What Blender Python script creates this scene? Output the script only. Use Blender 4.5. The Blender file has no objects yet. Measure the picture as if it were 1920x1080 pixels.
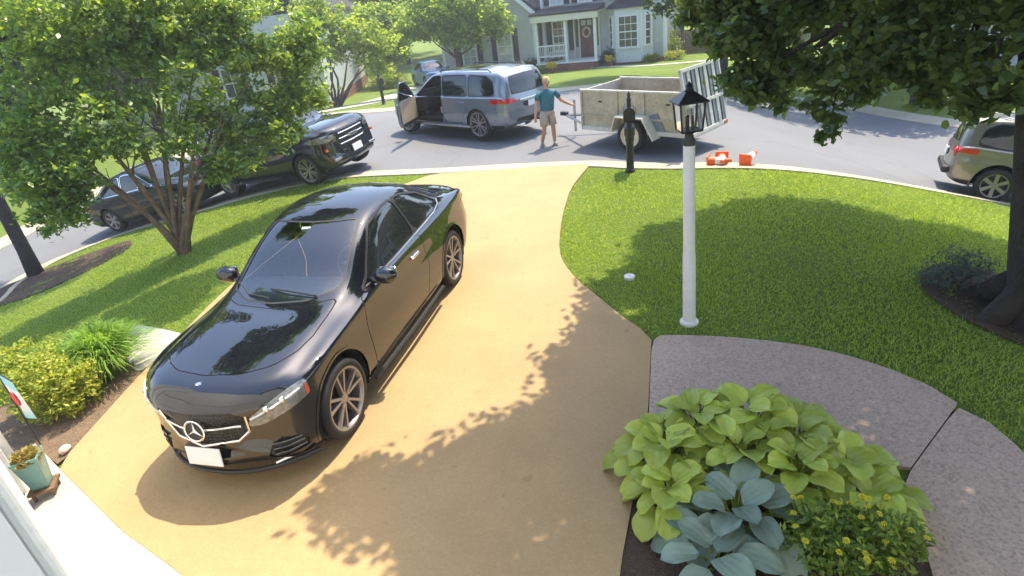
import bpy, bmesh, math, random
import numpy as np
from mathutils import Vector, Matrix

random.seed(7)
RNG = np.random.default_rng(7)
scene = bpy.context.scene
COL = scene.collection
PI = math.pi
rad = math.radians

# ------------------------------------------------------------------ camera
CAM_H, PITCH, ROLL, FPX = 3.5, rad(26.8), rad(-7.2), 1115.0
_f = Vector((0, math.cos(PITCH), -math.sin(PITCH)))
_r = Vector((1, 0, 0))
_u = _r.cross(_f)
_r2 = _r * math.cos(ROLL) + _u * math.sin(ROLL)
_u2 = _u * math.cos(ROLL) - _r * math.sin(ROLL)
cam_data = bpy.data.cameras.new('camera')
cam = bpy.data.objects.new('camera', cam_data)
COL.objects.link(cam)
cam.matrix_world = Matrix(((_r2.x, _u2.x, -_f.x, 0), (_r2.y, _u2.y, -_f.y, 0),
                           (_r2.z, _u2.z, -_f.z, CAM_H), (0, 0, 0, 1)))
cam_data.sensor_width = 36
cam_data.lens = FPX / 1920 * 36
cam_data.clip_start = 0.05
cam_data.clip_end = 2000
scene.camera = cam

# ------------------------------------------------------------------ sky and sun
SUN_AZ = math.atan2(0.55, 0.835)      # from +Y (away from the camera) towards +X
SUN_EL = rad(64)
world = bpy.data.worlds.new('World')
scene.world = world
world.use_nodes = True
wn = world.node_tree.nodes
wl = world.node_tree.links
for n in list(wn):
    wn.remove(n)
sky = wn.new('ShaderNodeTexSky')
sky.sky_type = 'NISHITA'
sky.sun_disc = False
sky.sun_elevation = SUN_EL
sky.sun_rotation = SUN_AZ
sky.air_density = 1.0
sky.dust_density = 1.6
sky.ozone_density = 1.0
bg = wn.new('ShaderNodeBackground')
bg.inputs['Strength'].default_value = 0.15
wo = wn.new('ShaderNodeOutputWorld')
wl.new(sky.outputs[0], bg.inputs['Color'])
wl.new(bg.outputs[0], wo.inputs['Surface'])

sun_data = bpy.data.lights.new('sun', 'SUN')
sun_data.energy = 2.5
sun_data.angle = rad(0.53)
sun_data.color = (1.0, 0.875, 0.65)
sun = bpy.data.objects.new('sun', sun_data)
COL.objects.link(sun)
_sd = Vector((math.sin(SUN_AZ) * math.cos(SUN_EL), math.cos(SUN_AZ) * math.cos(SUN_EL), math.sin(SUN_EL)))
sun.rotation_euler = (-_sd).to_track_quat('-Z', 'Y').to_euler()
sun.location = (0, 0, 30)

scene.render.engine = 'CYCLES'
scene.view_settings.view_transform = 'Standard'
scene.view_settings.look = 'None'
scene.view_settings.gamma = 1.0
scene.view_settings.use_curve_mapping = False
scene.view_settings.exposure = 1.75
scene.cycles.max_bounces = 8
scene.cycles.transparent_max_bounces = 12
scene.cycles.caustics_reflective = False
scene.cycles.caustics_refractive = False
scene.cycles.sample_clamp_indirect = 4.0
scene.cycles.use_denoising = True

# ------------------------------------------------------------------ terrain
def sst(a, b, x):
    t = np.clip((np.asarray(x, float) - a) / (b - a), 0, 1)
    return t * t * (3 - 2 * t)

def T(x, y):
    """height of the ground: the lot sits on a low crest, the street falls away to both sides and beyond"""
    x = np.asarray(x, float)
    y = np.asarray(y, float)
    tl = 1.6 * sst(2.8, 13, -x) * (1 - .75 * sst(17, 27, y))
    tr = 1.8 * sst(3.8, 12.5, x) * (1 - .7 * sst(20, 40, y))
    tb = 2.0 * sst(17, 46, y)
    return -np.sqrt(tl * tl + tr * tr + tb * tb)

def Tz(x, y):
    return float(T(x, y))

# ------------------------------------------------------------------ object helpers
def link(o, parent=None):
    COL.objects.link(o)
    if parent is not None:
        o.parent = parent
    return o

def tag(o, label=None, cat=None, group=None, kind=None):
    if label: o['label'] = label
    if cat: o['category'] = cat
    if group: o['group'] = group
    if kind: o['kind'] = kind
    return o

def thing(name, label, cat, loc=(0, 0, 0), rotz=0.0, group=None, mat=None):
    o = bpy.data.objects.new(name, None)
    o.empty_display_size = .2
    COL.objects.link(o)
    if mat is not None:
        o.matrix_world = mat
    else:
        o.location = loc
        o.rotation_euler = (0, 0, rotz)
    return tag(o, label, cat, group)

def sub_empty(name, parent, loc=(0, 0, 0), rot=(0, 0, 0)):
    o = bpy.data.objects.new(name, None)
    o.empty_display_size = .1
    COL.objects.link(o)
    o.parent = parent
    o.location = loc
    o.rotation_euler = rot
    return o

def raw_mesh(name, V, F, mat, smooth=False, normals=None):
    me = bpy.data.meshes.new(name)
    me.from_pydata([tuple(v) for v in V], [], [tuple(f) for f in F])
    if mat is not None:
        me.materials.append(mat)
    if smooth:
        me.polygons.foreach_set('use_smooth', [True] * len(me.polygons))
    me.update()
    if normals is not None:
        me.normals_split_custom_set_from_vertices([tuple(n) for n in normals])
    return me

def obj_from(me, name, parent=None, loc=None, rot=None, scale=None):
    o = bpy.data.objects.new(name, me)
    link(o, parent)
    if loc is not None: o.location = loc
    if rot is not None: o.rotation_euler = rot
    if scale is not None: o.scale = scale
    return o

def quad_mesh(name, V, mat, k=4, smooth=False):
    """fast mesh of separate k-gons: V is (n*k, 3)"""
    n = len(V) // k
    me = bpy.data.meshes.new(name)
    me.vertices.add(len(V))
    me.vertices.foreach_set('co', np.asarray(V, np.float32).ravel())
    me.loops.add(n * k)
    me.loops.foreach_set('vertex_index', np.arange(n * k, dtype=np.int32))
    me.polygons.add(n)
    me.polygons.foreach_set('loop_start', np.arange(0, n * k, k, dtype=np.int32))
    me.polygons.foreach_set('loop_total', np.full(n, k, np.int32))
    me.materials.append(mat)
    me.update(calc_edges=True)
    return me

class B:
    """collects shapes of ONE part"""
    def __init__(self):
        self.V = []
        self.F = []
    def add(self, V, F):
        o = len(self.V)
        self.V += [tuple(map(float, v)) for v in V]
        self.F += [tuple(o + i for i in f) for f in F]
        return self
    def box(self, c, s, rot=None):
        hx, hy, hz = s[0] / 2, s[1] / 2, s[2] / 2
        P = [Vector((x, y, z)) for x in (-hx, hx) for y in (-hy, hy) for z in (-hz, hz)]
        if rot is not None:
            P = [rot @ p for p in P]
        c = Vector(c)
        return self.add([c + p for p in P], [(0, 1, 3, 2), (4, 6, 7, 5), (0, 4, 5, 1), (2, 3, 7, 6), (0, 2, 6, 4), (1, 5, 7, 3)])
    def span(self, lo, hi):
        return self.box([(a + b) / 2 for a, b in zip(lo, hi)], [abs(b - a) for a, b in zip(lo, hi)])
    def prism(self, poly, d0, d1, axis='y'):
        """poly: 2-D outline; extruded along axis between d0 and d1"""
        n = len(poly)
        def p3(a, b, d):
            return {'y': (a, d, b), 'x': (d, a, b), 'z': (a, b, d)}[axis]
        V = [p3(a, b, d0) for a, b in poly] + [p3(a, b, d1) for a, b in poly]
        F = [tuple(range(n)), tuple(range(2 * n - 1, n - 1, -1))]
        F += [(i, i + n, (i + 1) % n + n, (i + 1) % n) for i in range(n)]
        return self.add(V, F)
    def tube(self, pts, rads, n=8, caps=True):
        pts = [Vector(p) for p in pts]
        if not hasattr(rads, '__len__'):
            rads = [rads] * len(pts)
        V, F = [], []
        ref = None
        for i, p in enumerate(pts):
            d = (pts[min(i + 1, len(pts) - 1)] - pts[max(i - 1, 0)]).normalized()
            if ref is None:
                ref = Vector((1, 0, 0)) if abs(d.x) < .8 else Vector((0, 1, 0))
            a = (ref - d * ref.dot(d)).normalized()
            ref = a
            b = d.cross(a)
            for k in range(n):
                t = 2 * PI * k / n
                V.append(p + (a * math.cos(t) + b * math.sin(t)) * rads[i])
        for i in range(len(pts) - 1):
            for k in range(n):
                F.append((i * n + k, i * n + (k + 1) % n, (i + 1) * n + (k + 1) % n, (i + 1) * n + k))
        if caps:
            F.append(tuple(range(n - 1, -1, -1)))
            F.append(tuple(range((len(pts) - 1) * n, len(pts) * n)))
        return self.add(V, F)
    def lathe(self, prof, n=24, c=(0, 0, 0), axis='z', closed=False, phase=0.0):
        V, F = [], []
        for r, h in prof:
            for k in range(n):
                t = 2 * PI * k / n + phase
                a, b = r * math.cos(t), r * math.sin(t)
                p = {'z': (a, b, h), 'y': (a, h, b), 'x': (h, a, b)}[axis]
                V.append((p[0] + c[0], p[1] + c[1], p[2] + c[2]))
        m = len(prof)
        for i in range(m - 1 + (1 if closed else 0)):
            j = (i + 1) % m
            for k in range(n):
                F.append((i * n + k, i * n + (k + 1) % n, j * n + (k + 1) % n, j * n + k))
        return self.add(V, F)
    def ell(self, c, r, nu=12, nv=8):
        V, F = [], []
        for i in range(nv + 1):
            th = PI * i / nv
            for k in range(nu):
                ph = 2 * PI * k / nu
                V.append((c[0] + r[0] * math.sin(th) * math.cos(ph), c[1] + r[1] * math.sin(th) * math.sin(ph), c[2] + r[2] * math.cos(th)))
        for i in range(nv):
            for k in range(nu):
                F.append((i * nu + k, (i + 1) * nu + k, (i + 1) * nu + (k + 1) % nu, i * nu + (k + 1) % nu))
        return self.add(V, F)
    def mesh(self, name, mat, smooth=False):
        me = raw_mesh(name, self.V, self.F, mat, smooth)
        bm = bmesh.new()
        bm.from_mesh(me)
        bmesh.ops.recalc_face_normals(bm, faces=bm.faces)
        bm.to_mesh(me)
        bm.free()
        return me
    def build(self, name, mat, parent=None, smooth=False, bev=0, loc=None, rot=None, seg=2, auto=None):
        me = self.mesh(name, mat, smooth or auto is not None)
        if auto is not None:
            me.set_sharp_from_angle(angle=rad(auto))
        o = obj_from(me, name, parent, loc, rot)
        if bev:
            m = o.modifiers.new('bevel', 'BEVEL')
            m.width = bev
            m.segments = seg
            m.limit_method = 'ANGLE'
            m.angle_limit = rad(40)
        return o

# ------------------------------------------------------------------ materials
def new_mat(name):
    m = bpy.data.materials.new(name)
    m.use_nodes = True
    nt = m.node_tree
    for n in list(nt.nodes):
        nt.nodes.remove(n)
    out = nt.nodes.new('ShaderNodeOutputMaterial')
    return m, nt, out

def nd(nt, t, **kw):
    n = nt.nodes.new(t)
    for k, v in kw.items():
        if k in n.inputs:
            n.inputs[k].default_value = v
        else:
            setattr(n, k, v)
    return n

def noise(nt, co, scale, detail=4, rough=.6):
    n = nt.nodes.new('ShaderNodeTexNoise')
    n.inputs['Scale'].default_value = scale
    n.inputs['Detail'].default_value = detail
    n.inputs['Roughness'].default_value = rough
    nt.links.new(co, n.inputs['Vector'])
    return n.outputs['Fac']

def ramp(nt, fac, stops):
    r = nt.nodes.new('ShaderNodeValToRGB')
    e = r.color_ramp.elements
    while len(e) > 1:
        e.remove(e[0])
    e[0].position, e[0].color = stops[0][0], (*stops[0][1], 1)
    for p, c in stops[1:]:
        k = e.new(p)
        k.color = (*c, 1)
    nt.links.new(fac, r.inputs[0])
    return r.outputs[0]

def mixc(nt, fac, a, b, mode='MIX'):
    m = nt.nodes.new('ShaderNodeMix')
    m.data_type = 'RGBA'
    m.blend_type = mode
    for i, s in ((0, fac), (6, a), (7, b)):
        if isinstance(s, (int, float)):
            m.inputs[i].default_value = s
        elif isinstance(s, tuple):
            m.inputs[i].default_value = (*s, 1)
        else:
            nt.links.new(s, m.inputs[i])
    return m.outputs[2]

def bump(nt, h, strength, dist=.02):
    b = nt.nodes.new('ShaderNodeBump')
    b.inputs['Strength'].default_value = strength
    b.inputs['Distance'].default_value = dist
    nt.links.new(h, b.inputs['Height'])
    return b.outputs[0]

def pmat(name, col, rough=.6, metal=0., var=.12, vscale=6., bumps=None, coat=0., spec=None, world=False, fine=None, emit=None):
    """a Principled material whose colour wanders with two noises"""
    m, nt, out = new_mat(name)
    p = nt.nodes.new('ShaderNodeBsdfPrincipled')
    nt.links.new(p.outputs[0], out.inputs[0])
    tc = nt.nodes.new('ShaderNodeTexCoord')
    co = tc.outputs['Object']
    if world:
        co = nt.nodes.new('ShaderNodeNewGeometry').outputs['Position']
    lo = tuple(max(0, c * (1 - var)) for c in col)
    hi = tuple(min(1, c * (1 + var)) for c in col)
    c = ramp(nt, noise(nt, co, vscale, 5), [(.3, lo), (.7, hi)])
    if fine:
        c = mixc(nt, fine[1], c, ramp(nt, noise(nt, co, fine[0], 2), [(.35, tuple(x * .45 for x in col)), (.65, tuple(min(1, x * 1.5) for x in col))]))
    nt.links.new(c, p.inputs['Base Color'])
    p.inputs['Roughness'].default_value = rough
    p.inputs['Metallic'].default_value = metal
    if coat:
        p.inputs['Coat Weight'].default_value = coat
        p.inputs['Coat Roughness'].default_value = .03
    if spec is not None:
        p.inputs['Specular IOR Level'].default_value = spec
    if bumps:
        nt.links.new(bump(nt, noise(nt, co, bumps[0], 4), bumps[1], bumps[2] if len(bumps) > 2 else .01), p.inputs['Normal'])
    return m

def paint(name, col, metal=.0, rough=.35, ior=1.6):
    m, nt, out = new_mat(name)
    p = nt.nodes.new('ShaderNodeBsdfPrincipled')
    nt.links.new(p.outputs[0], out.inputs[0])
    tc = nt.nodes.new('ShaderNodeTexCoord')
    dust = noise(nt, tc.outputs['Object'], 3.0, 6)
    c = ramp(nt, dust, [(.35, col), (.75, tuple(min(1, x * 1.15 + .004) for x in col))])
    nt.links.new(c, p.inputs['Base Color'])
    p.inputs['Metallic'].default_value = metal
    p.inputs['Roughness'].default_value = rough
    p.inputs['Coat Weight'].default_value = 1.0
    p.inputs['Coat IOR'].default_value = ior
    if max(col) < .05:
        p.inputs['Specular IOR Level'].default_value = 0.0
    r = nt.nodes.new('ShaderNodeMapRange')
    r.inputs[3].default_value = .008
    r.inputs[4].default_value = .035
    nt.links.new(dust, r.inputs[0])
    nt.links.new(r.outputs[0], p.inputs['Coat Roughness'])
    return m

def glass_mat(name, tint=(.55, .62, .62), refl=1.0):
    m, nt, out = new_mat(name)
    t = nd(nt, 'ShaderNodeBsdfTransparent')
    t.inputs[0].default_value = (*tint, 1)
    g = nd(nt, 'ShaderNodeBsdfGlossy')
    g.inputs['Roughness'].default_value = .01
    fr = nd(nt, 'ShaderNodeFresnel')
    fr.inputs[0].default_value = 1.5 * refl
    mx = nd(nt, 'ShaderNodeMixShader')
    nt.links.new(fr.outputs[0], mx.inputs[0])
    nt.links.new(t.outputs[0], mx.inputs[1])
    nt.links.new(g.outputs[0], mx.inputs[2])
    nt.links.new(mx.outputs[0], out.inputs[0])
    return m

def leaf_mat(name, a, b, c, trans=.35, rough=.5, gloss=.25):
    """foliage: every leaf its own tone, light passes through"""
    m, nt, out = new_mat(name)
    g = nt.nodes.new('ShaderNodeNewGeometry')
    col = ramp(nt, g.outputs['Random Per Island'], [(0, a), (.55, b), (1, c)])
    p = nt.nodes.new('ShaderNodeBsdfPrincipled')
    nt.links.new(col, p.inputs['Base Color'])
    p.inputs['Roughness'].default_value = rough
    p.inputs['Specular IOR Level'].default_value = gloss
    t = nt.nodes.new('ShaderNodeBsdfTranslucent')
    tcol = mixc(nt, 1.0, col, (1.9, 1.7, .8), 'MULTIPLY')
    nt.links.new(tcol, t.inputs[0])
    mx = nt.nodes.new('ShaderNodeMixShader')
    mx.inputs[0].default_value = trans
    nt.links.new(p.outputs[0], mx.inputs[1])
    nt.links.new(t.outputs[0], mx.inputs[2])
    nt.links.new(mx.outputs[0], out.inputs[0])
    return m

def object_tone(m, amount=.25):
    """let whole objects that share a mesh differ a little in tone"""
    nt = m.node_tree
    p = next(n for n in nt.nodes if n.type == 'BSDF_PRINCIPLED')
    src = p.inputs['Base Color'].links[0].from_socket
    oi = nt.nodes.new('ShaderNodeObjectInfo')
    h = nt.nodes.new('ShaderNodeHueSaturation')
    mr = nt.nodes.new('ShaderNodeMapRange')
    mr.inputs[3].default_value = 1 - amount
    mr.inputs[4].default_value = 1 + amount
    nt.links.new(oi.outputs['Random'], mr.inputs[0])
    nt.links.new(mr.outputs[0], h.inputs['Value'])
    nt.links.new(src, h.inputs['Color'])
    nt.links.new(h.outputs[0], p.inputs['Base Color'])
    return m

MT = {}
def setup_materials():
    MT['asphalt'] = pmat('asphalt', (.142, .148, .157), .9, var=.10, vscale=.9, bumps=(90, .35, .01), world=True, fine=(260, .25))
    MT['concrete'] = pmat('pale_concrete', (.40, .385, .335), .85, var=.08, vscale=2.5, bumps=(70, .2, .006), world=True, fine=(180, .12))
    MT['kerb'] = pmat('kerb_concrete', (.40, .35, .26), .85, var=.14, vscale=2.0, bumps=(60, .25, .008), world=True, fine=(150, .15))
    MT['white_paint'] = pmat('white_paint', (.74, .74, .73), .55, var=.07, vscale=5, fine=(30, .06))
    MT['white_siding'] = pmat('white_siding', (.74, .75, .76), .6, var=.04, vscale=1)
    MT['black_metal'] = pmat('black_metal', (.018, .018, .02), .45, var=.2, vscale=20)
    MT['rubber'] = pmat('tyre_rubber', (.016, .016, .017), .75, var=.25, vscale=15, bumps=(60, .2))
    MT['dark_plastic'] = pmat('dark_plastic', (.02, .02, .022), .55, var=.15, vscale=12)
    MT['gap'] = pmat('panel_gap', (.006, .006, .006), .9, var=.1)
    MT['chrome'] = pmat('chrome', (.75, .75, .76), .12, metal=1.0, var=.03)
    MT['alloy'] = pmat('brushed_alloy', (.30, .27, .27), .35, metal=.6, var=.08, vscale=30)
    MT['alloy_dark'] = pmat('dark_alloy', (.05, .05, .055), .4, metal=.7, var=.1)
    MT['steel'] = pmat('worn_steel', (.42, .42, .42), .4, metal=.8, var=.2, vscale=9)
    MT['dark_glass'] = pmat('tinted_glass', (.012, .015, .018), .03, var=.1, spec=.8)
    MT['glass'] = glass_mat('clear_glass', (.80, .88, .88), 1.55)
    MT['lantern_glass'] = glass_mat('lantern_glass', (.9, .92, .92))
    MT['red_lens'] = pmat('red_lens', (.50, .012, .012), .12, var=.1, coat=1)
    MT['amber_lens'] = pmat('amber_lens', (.75, .10, .025), .12, var=.05, coat=1)
    MT['lamp_lens'] = pmat('headlamp_lens', (.20, .215, .23), .12, metal=.3, var=.5, vscale=22, coat=1)
    MT['plate'] = pmat('plate_white', (.78, .78, .80), .4, var=.03)
    MT['cloth_dark'] = pmat('dark_upholstery', (.03, .03, .032), .8, var=.2, vscale=30)
    MT['cloth_tan'] = pmat('tan_upholstery', (.42, .34, .24), .7, var=.1, vscale=20)
    MT['bark'] = pmat('brown_bark', (.085, .060, .042), .9, var=.4, vscale=5, bumps=(14, .9, .05))
    MT['bark_dark'] = pmat('dark_bark', (.040, .032, .028), .92, var=.4, vscale=4, bumps=(10, 1, .06))
    MT['bark_myrtle'] = pmat('smooth_myrtle_bark', (.20, .125, .075), .75, var=.45, vscale=7, bumps=(12, .35, .02))
    MT['mulch'] = pmat('bark_mulch', (.085, .055, .038), .95, var=.5, vscale=22, bumps=(45, 1, .04), world=True, fine=(90, .5))
    MT['mulch_pale'] = pmat('dry_mulch', (.20, .135, .085), .95, var=.45, vscale=20, bumps=(45, 1, .04), world=True, fine=(90, .5))
    MT['brick'] = pmat('red_brick', (.22, .085, .06), .85, var=.3, vscale=9)
    MT['shingle'] = pmat('dark_shingle', (.035, .036, .042), .9, var=.3, vscale=6, bumps=(25, .4))
    MT['navy'] = pmat('navy_shutter', (.012, .016, .028), .5, var=.2)
    MT['skin'] = pmat('skin', (.50, .27, .18), .55, var=.08, vscale=12)
    MT['wood'] = pmat('brown_wood', (.16, .09, .05), .75, var=.35, vscale=8, bumps=(20, .3))
    MT['soil'] = pmat('soil', (.05, .035, .025), .95, var=.4, vscale=20)
setup_materials()
# ------------------------------------------------------------------ 2-D outlines and clipping
def seg_dist(P, X, Y, closed=True):
    P = np.asarray(P, float)
    Q = np.roll(P, -1, axis=0) if closed else P[1:]
    A = P if closed else P[:-1]
    d = np.full(np.shape(X), 1e9)
    for a, b in zip(A, Q):
        ab = b - a
        L = max(ab @ ab, 1e-12)
        t = np.clip(((X - a[0]) * ab[0] + (Y - a[1]) * ab[1]) / L, 0, 1)
        d = np.minimum(d, np.hypot(X - a[0] - t * ab[0], Y - a[1] - t * ab[1]))
    return d

def sdf(P, X, Y):
    X = np.asarray(X, float)
    Y = np.asarray(Y, float)
    P = np.asarray(P, float)
    ins = np.zeros(X.shape, bool)
    for a, b in zip(P, np.roll(P, -1, axis=0)):
        c = (a[1] > Y) != (b[1] > Y)
        with np.errstate(divide='ignore', invalid='ignore'):
            xi = (b[0] - a[0]) * (Y - a[1]) / (b[1] - a[1] if b[1] != a[1] else 1e-12) + a[0]
        ins ^= c & (X < xi)
    d = seg_dist(P, X, Y)
    return np.where(ins, -d, d)

def smooth_line(P, n=6, closed=False):
    """Catmull-Rom through the points"""
    P = [np.array(p, float) for p in P]
    m = len(P)
    out = []
    for i in range(m if closed else m - 1):
        p0 = P[(i - 1) % m] if closed or i > 0 else 2 * P[0] - P[1]
        p1, p2 = P[i], P[(i + 1) % m]
        p3 = P[(i + 2) % m] if closed or i + 2 < m else 2 * P[-1] - P[-2]
        for k in range(n):
            t = k / n
            out.append(.5 * (2 * p1 + (p2 - p0) * t + (2 * p0 - 5 * p1 + 4 * p2 - p3) * t * t + (3 * p1 - p0 - 3 * p2 + p3) * t ** 3))
    if not closed:
        out.append(P[-1])
    return np.array(out)

class Shell:
    """polygons with per-vertex normal and one attribute; can be clipped by a scalar field"""
    def __init__(s, V, N, A, F):
        s.V, s.N, s.A, s.F = np.asarray(V, float), np.asarray(N, float), np.asarray(A, float), F
    def clip(s, f):
        f = np.where(np.abs(f) < 1e-7, 1e-7, f)
        neg = f < 0
        V, N, A = [s.V], [s.N], [s.A]
        nv = len(s.V)
        cache = {}
        ins, outs = [], []
        nl = neg.tolist()
        eV, eN, eA = [], [], []
        for face in s.F:
            c = sum(nl[i] for i in face)
            if c == len(face):
                ins.append(face)
            elif c == 0:
                outs.append(face)
            else:
                a, b = [], []
                k = len(face)
                for j in range(k):
                    p, q = face[j], face[(j + 1) % k]
                    (a if nl[p] else b).append(p)
                    if nl[p] != nl[q]:
                        key = (p, q) if p < q else (q, p)
                        w = cache.get(key)
                        if w is None:
                            t = f[key[0]] / (f[key[0]] - f[key[1]])
                            w = nv + len(eV)
                            eV.append(s.V[key[0]] * (1 - t) + s.V[key[1]] * t)
                            eN.append(s.N[key[0]] * (1 - t) + s.N[key[1]] * t)
                            eA.append(s.A[key[0]] * (1 - t) + s.A[key[1]] * t)
                            cache[key] = w
                        a.append(w)
                        b.append(w)
                if len(a) > 2: ins.append(tuple(a))
                if len(b) > 2: outs.append(tuple(b))
        if eV:
            V, N, A = np.vstack([s.V, eV]), np.vstack([s.N, eN]), np.concatenate([s.A, eA])
        else:
            V, N, A = s.V, s.N, s.A
        return Shell(V, N, A, ins).compact(), Shell(V, N, A, outs).compact()
    def compact(s):
        used = sorted({i for f in s.F for i in f})
        mp = {u: i for i, u in enumerate(used)}
        return Shell(s.V[used].reshape(-1, 3), s.N[used].reshape(-1, 3), s.A[used], [tuple(mp[i] for i in f) for f in s.F])

def ground_grid(xs, ys, dz=0.0):
    X, Y = np.meshgrid(xs, ys, indexing='ij')
    Z = T(X, Y) + dz
    V = np.stack([X.ravel(), Y.ravel(), Z.ravel()], 1)
    n, m = len(xs), len(ys)
    F = [(i * m + j, (i + 1) * m + j, (i + 1) * m + j + 1, i * m + j + 1) for i in range(n - 1) for j in range(m - 1)]
    return Shell(V, np.tile([0, 0, 1.], (len(V), 1)), np.zeros(len(V)), F)

def grid_lines(lo, hi, step):
    return np.arange(math.floor(lo / step) * step, hi + step, step)

def drape(name, poly, dz, mat, step=.25, parent=None, jitter=0., skirt=0., cuts=()):
    poly = np.asarray(poly, float)
    lo, hi = poly.min(0), poly.max(0)
    g = ground_grid(grid_lines(lo[0], hi[0], step), grid_lines(lo[1], hi[1], step), dz)
    g, _ = g.clip(sdf(poly, g.V[:, 0], g.V[:, 1]))
    for seg, w in cuts:
        _, g = g.clip(seg_dist(seg, g.V[:, 0], g.V[:, 1], False) - w)
    V, F = g.V.copy(), list(g.F)
    if jitter:
        V[:, 2] += RNG.uniform(-jitter, jitter, len(V)) * (sdf(poly, V[:, 0], V[:, 1]) < -.03)
    if skirt:
        cnt = {}
        for f in F:
            for a, b in zip(f, f[1:] + f[:1]):
                cnt[(a, b)] = 1
        low = {}
        V = V.tolist()
        for (a, b) in list(cnt):
            if (b, a) not in cnt:
                for q in (a, b):
                    if q not in low:
                        low[q] = len(V)
                        V.append([V[q][0], V[q][1], V[q][2] - skirt])
                F.append((b, a, low[a], low[b]))
    return obj_from(raw_mesh(name, V, F, mat, smooth=not skirt), name, parent)

# ------------------------------------------------------------------ outlines of the place (metres)
KERB_NEAR = smooth_line([(-17, -8), (-14, 0), (-12.2, 6), (-11.25, 10), (-11.35, 12.3), (-11.75, 13.6), (-11.45, 15.0), (-10.2, 15.75), (-8.6, 15.35),
                         (-6.9, 14.6), (-5.6, 14.22), (-4.7, 13.98), (-3.07, 13.47), (-1.32, 12.93), (0, 12.6), (1.75, 12.05), (2.6, 11.5),
                         (3.62, 11.0), (4.64, 10.72), (6.0, 10.58), (7.79, 10.62), (9.77, 10.55), (12, 9.6), (15, 7), (19, 1.5), (24, -8)], 5)
KERB_FAR = smooth_line([(-24, -8), (-20, 0), (-17.6, 8), (-16, 13.5), (-15.2, 17.5), (-14.7, 20.2), (-13, 21.9), (-11.2, 24.4), (-9.6, 26.2), (-8.2, 26.8),
                        (-6.9, 26.9), (-5.1, 26.0), (-3.7, 25.1), (-2.4, 25.1), (0, 24.9), (2, 24.6), (4.6, 24.0), (8.4, 24.6), (11.2, 24.3), (13.2, 22.2),
                        (14.0, 19.4), (14.9, 17.4), (17, 15), (21, 10.5), (25.5, 3), (31, -8)], 5)
ROAD = np.vstack([KERB_NEAR, KERB_FAR[::-1]])
DRIVE_R = smooth_line([(1.95, 12.10), (1.39, 10.82), (1.08, 9.71), (.88, 8.75), (.74, 7.74), (.82, 7.0), (1.02, 6.36), (1.21, 5.78), (1.41, 5.34)], 4)
DRIVE = np.vstack([DRIVE_R, [(1.05, 4.11), (.72, 3.25), (.46, 2.59), (.1, 1.2), (-.4, 1.0), (-1.2, 1.9), (-2.62, 3.03), (-3.31, 3.52), (-4.53, 4.56)],
                   smooth_line([(-4.49, 6.14), (-4.40, 6.8), (-4.25, 8.2), (-3.85, 9.6), (-3.1, 10.9), (-2.2, 12.1), (-1.4, 12.85)], 4),
                   [(-.02, 12.56)]])
APRON = [(-4.53, 4.56), (-3.31, 3.52), (-2.62, 3.03), (-1.2, 1.9), (-.4, 1.0), (-.9, .3), (-2.2, 1.5), (-3.75, 2.8), (-5.6, 4.5), (-5.2, 5.15)]
WALK_OUT = smooth_line([(1.41, 5.34), (1.83, 5.24), (2.32, 5.06), (2.76, 4.83), (3.12, 4.53), (3.39, 4.17), (3.57, 3.77)], 4)
WALK_OUT2 = smooth_line([(3.57, 3.77), (3.60, 3.3), (3.52, 2.8), (3.3, 2.2), (3.1, 1.6)], 4)
BED_R = [(.46, 2.30), (.47, 2.62), (.70, 3.30), (.86, 3.62), (1.3, 3.95), (1.8, 3.95), (2.4, 3.52), (2.61, 3.05), (2.46, 2.63), (2.28, 2.2), (2.1, 1.6), (.3, 1.6)]
BED_L = [(-4.53, 4.56), (-4.49, 6.14), (-4.62, 6.2), (-5.1, 6.95), (-6.1, 6.9), (-6.6, 6.2), (-6.2, 5.6), (-5.4, 4.9), (-5.2, 5.15)]
PATH_L = [(-4.40, 6.98), (-4.5, 6.16), (-4.64, 6.22), (-5.30, 7.02), (-5.75, 7.35), (-5.45, 7.75)]
RING_R = smooth_line([(4.5, 5.35), (4.75, 6.0), (5.3, 6.3), (5.9, 6.1), (6.2, 5.2), (5.8, 4.5), (5.1, 4.2), (4.65, 4.6)], 4, True)
RING_L = smooth_line([(-12.2, 13.2), (-11.2, 14.4), (-9.6, 14.6), (-9.0, 13.4), (-10.2, 12.2), (-11.6, 12.2)], 4, True)
DRIVE2 = smooth_line([(-9.6, 27.2), (-7.4, 28.6), (-5.6, 30.6), (-4.6, 35), (-3.2, 40.5), (-1.6, 46), (-4.2, 47.5), (-5.2, 43), (-6.4, 37.5), (-7.2, 32.4), (-8.3, 30.0), (-11, 28.2)], 4, True)

# ------------------------------------------------------------------ ground materials
def grass_ground_mat():
    m, nt, out = new_mat('lawn_turf')
    p = nt.nodes.new('ShaderNodeBsdfPrincipled')
    nt.links.new(p.outputs[0], out.inputs[0])
    co = nt.nodes.new('ShaderNodeNewGeometry').outputs['Position']
    a = ramp(nt, noise(nt, co, .7, 5), [(.3, (.115, .170, .030)), (.55, (.175, .245, .045)), (.75, (.260, .310, .085))])
    b = ramp(nt, noise(nt, co, 55, 3), [(.3, (.05, .09, .016)), (.7, (.22, .31, .065))])
    c = mixc(nt, .5, a, b)
    d = ramp(nt, noise(nt, co, 2.6, 4), [(.62, (0, 0, 0)), (.78, (.5, .5, .5))])
    c = mixc(nt, d, c, (.27, .27, .10))
    nt.links.new(c, p.inputs['Base Color'])
    p.inputs['Roughness'].default_value = .9
    p.inputs['Specular IOR Level'].default_value = .15
    nt.links.new(bump(nt, noise(nt, co, 70, 4), .8, .05), p.inputs['Normal'])
    return m

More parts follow.
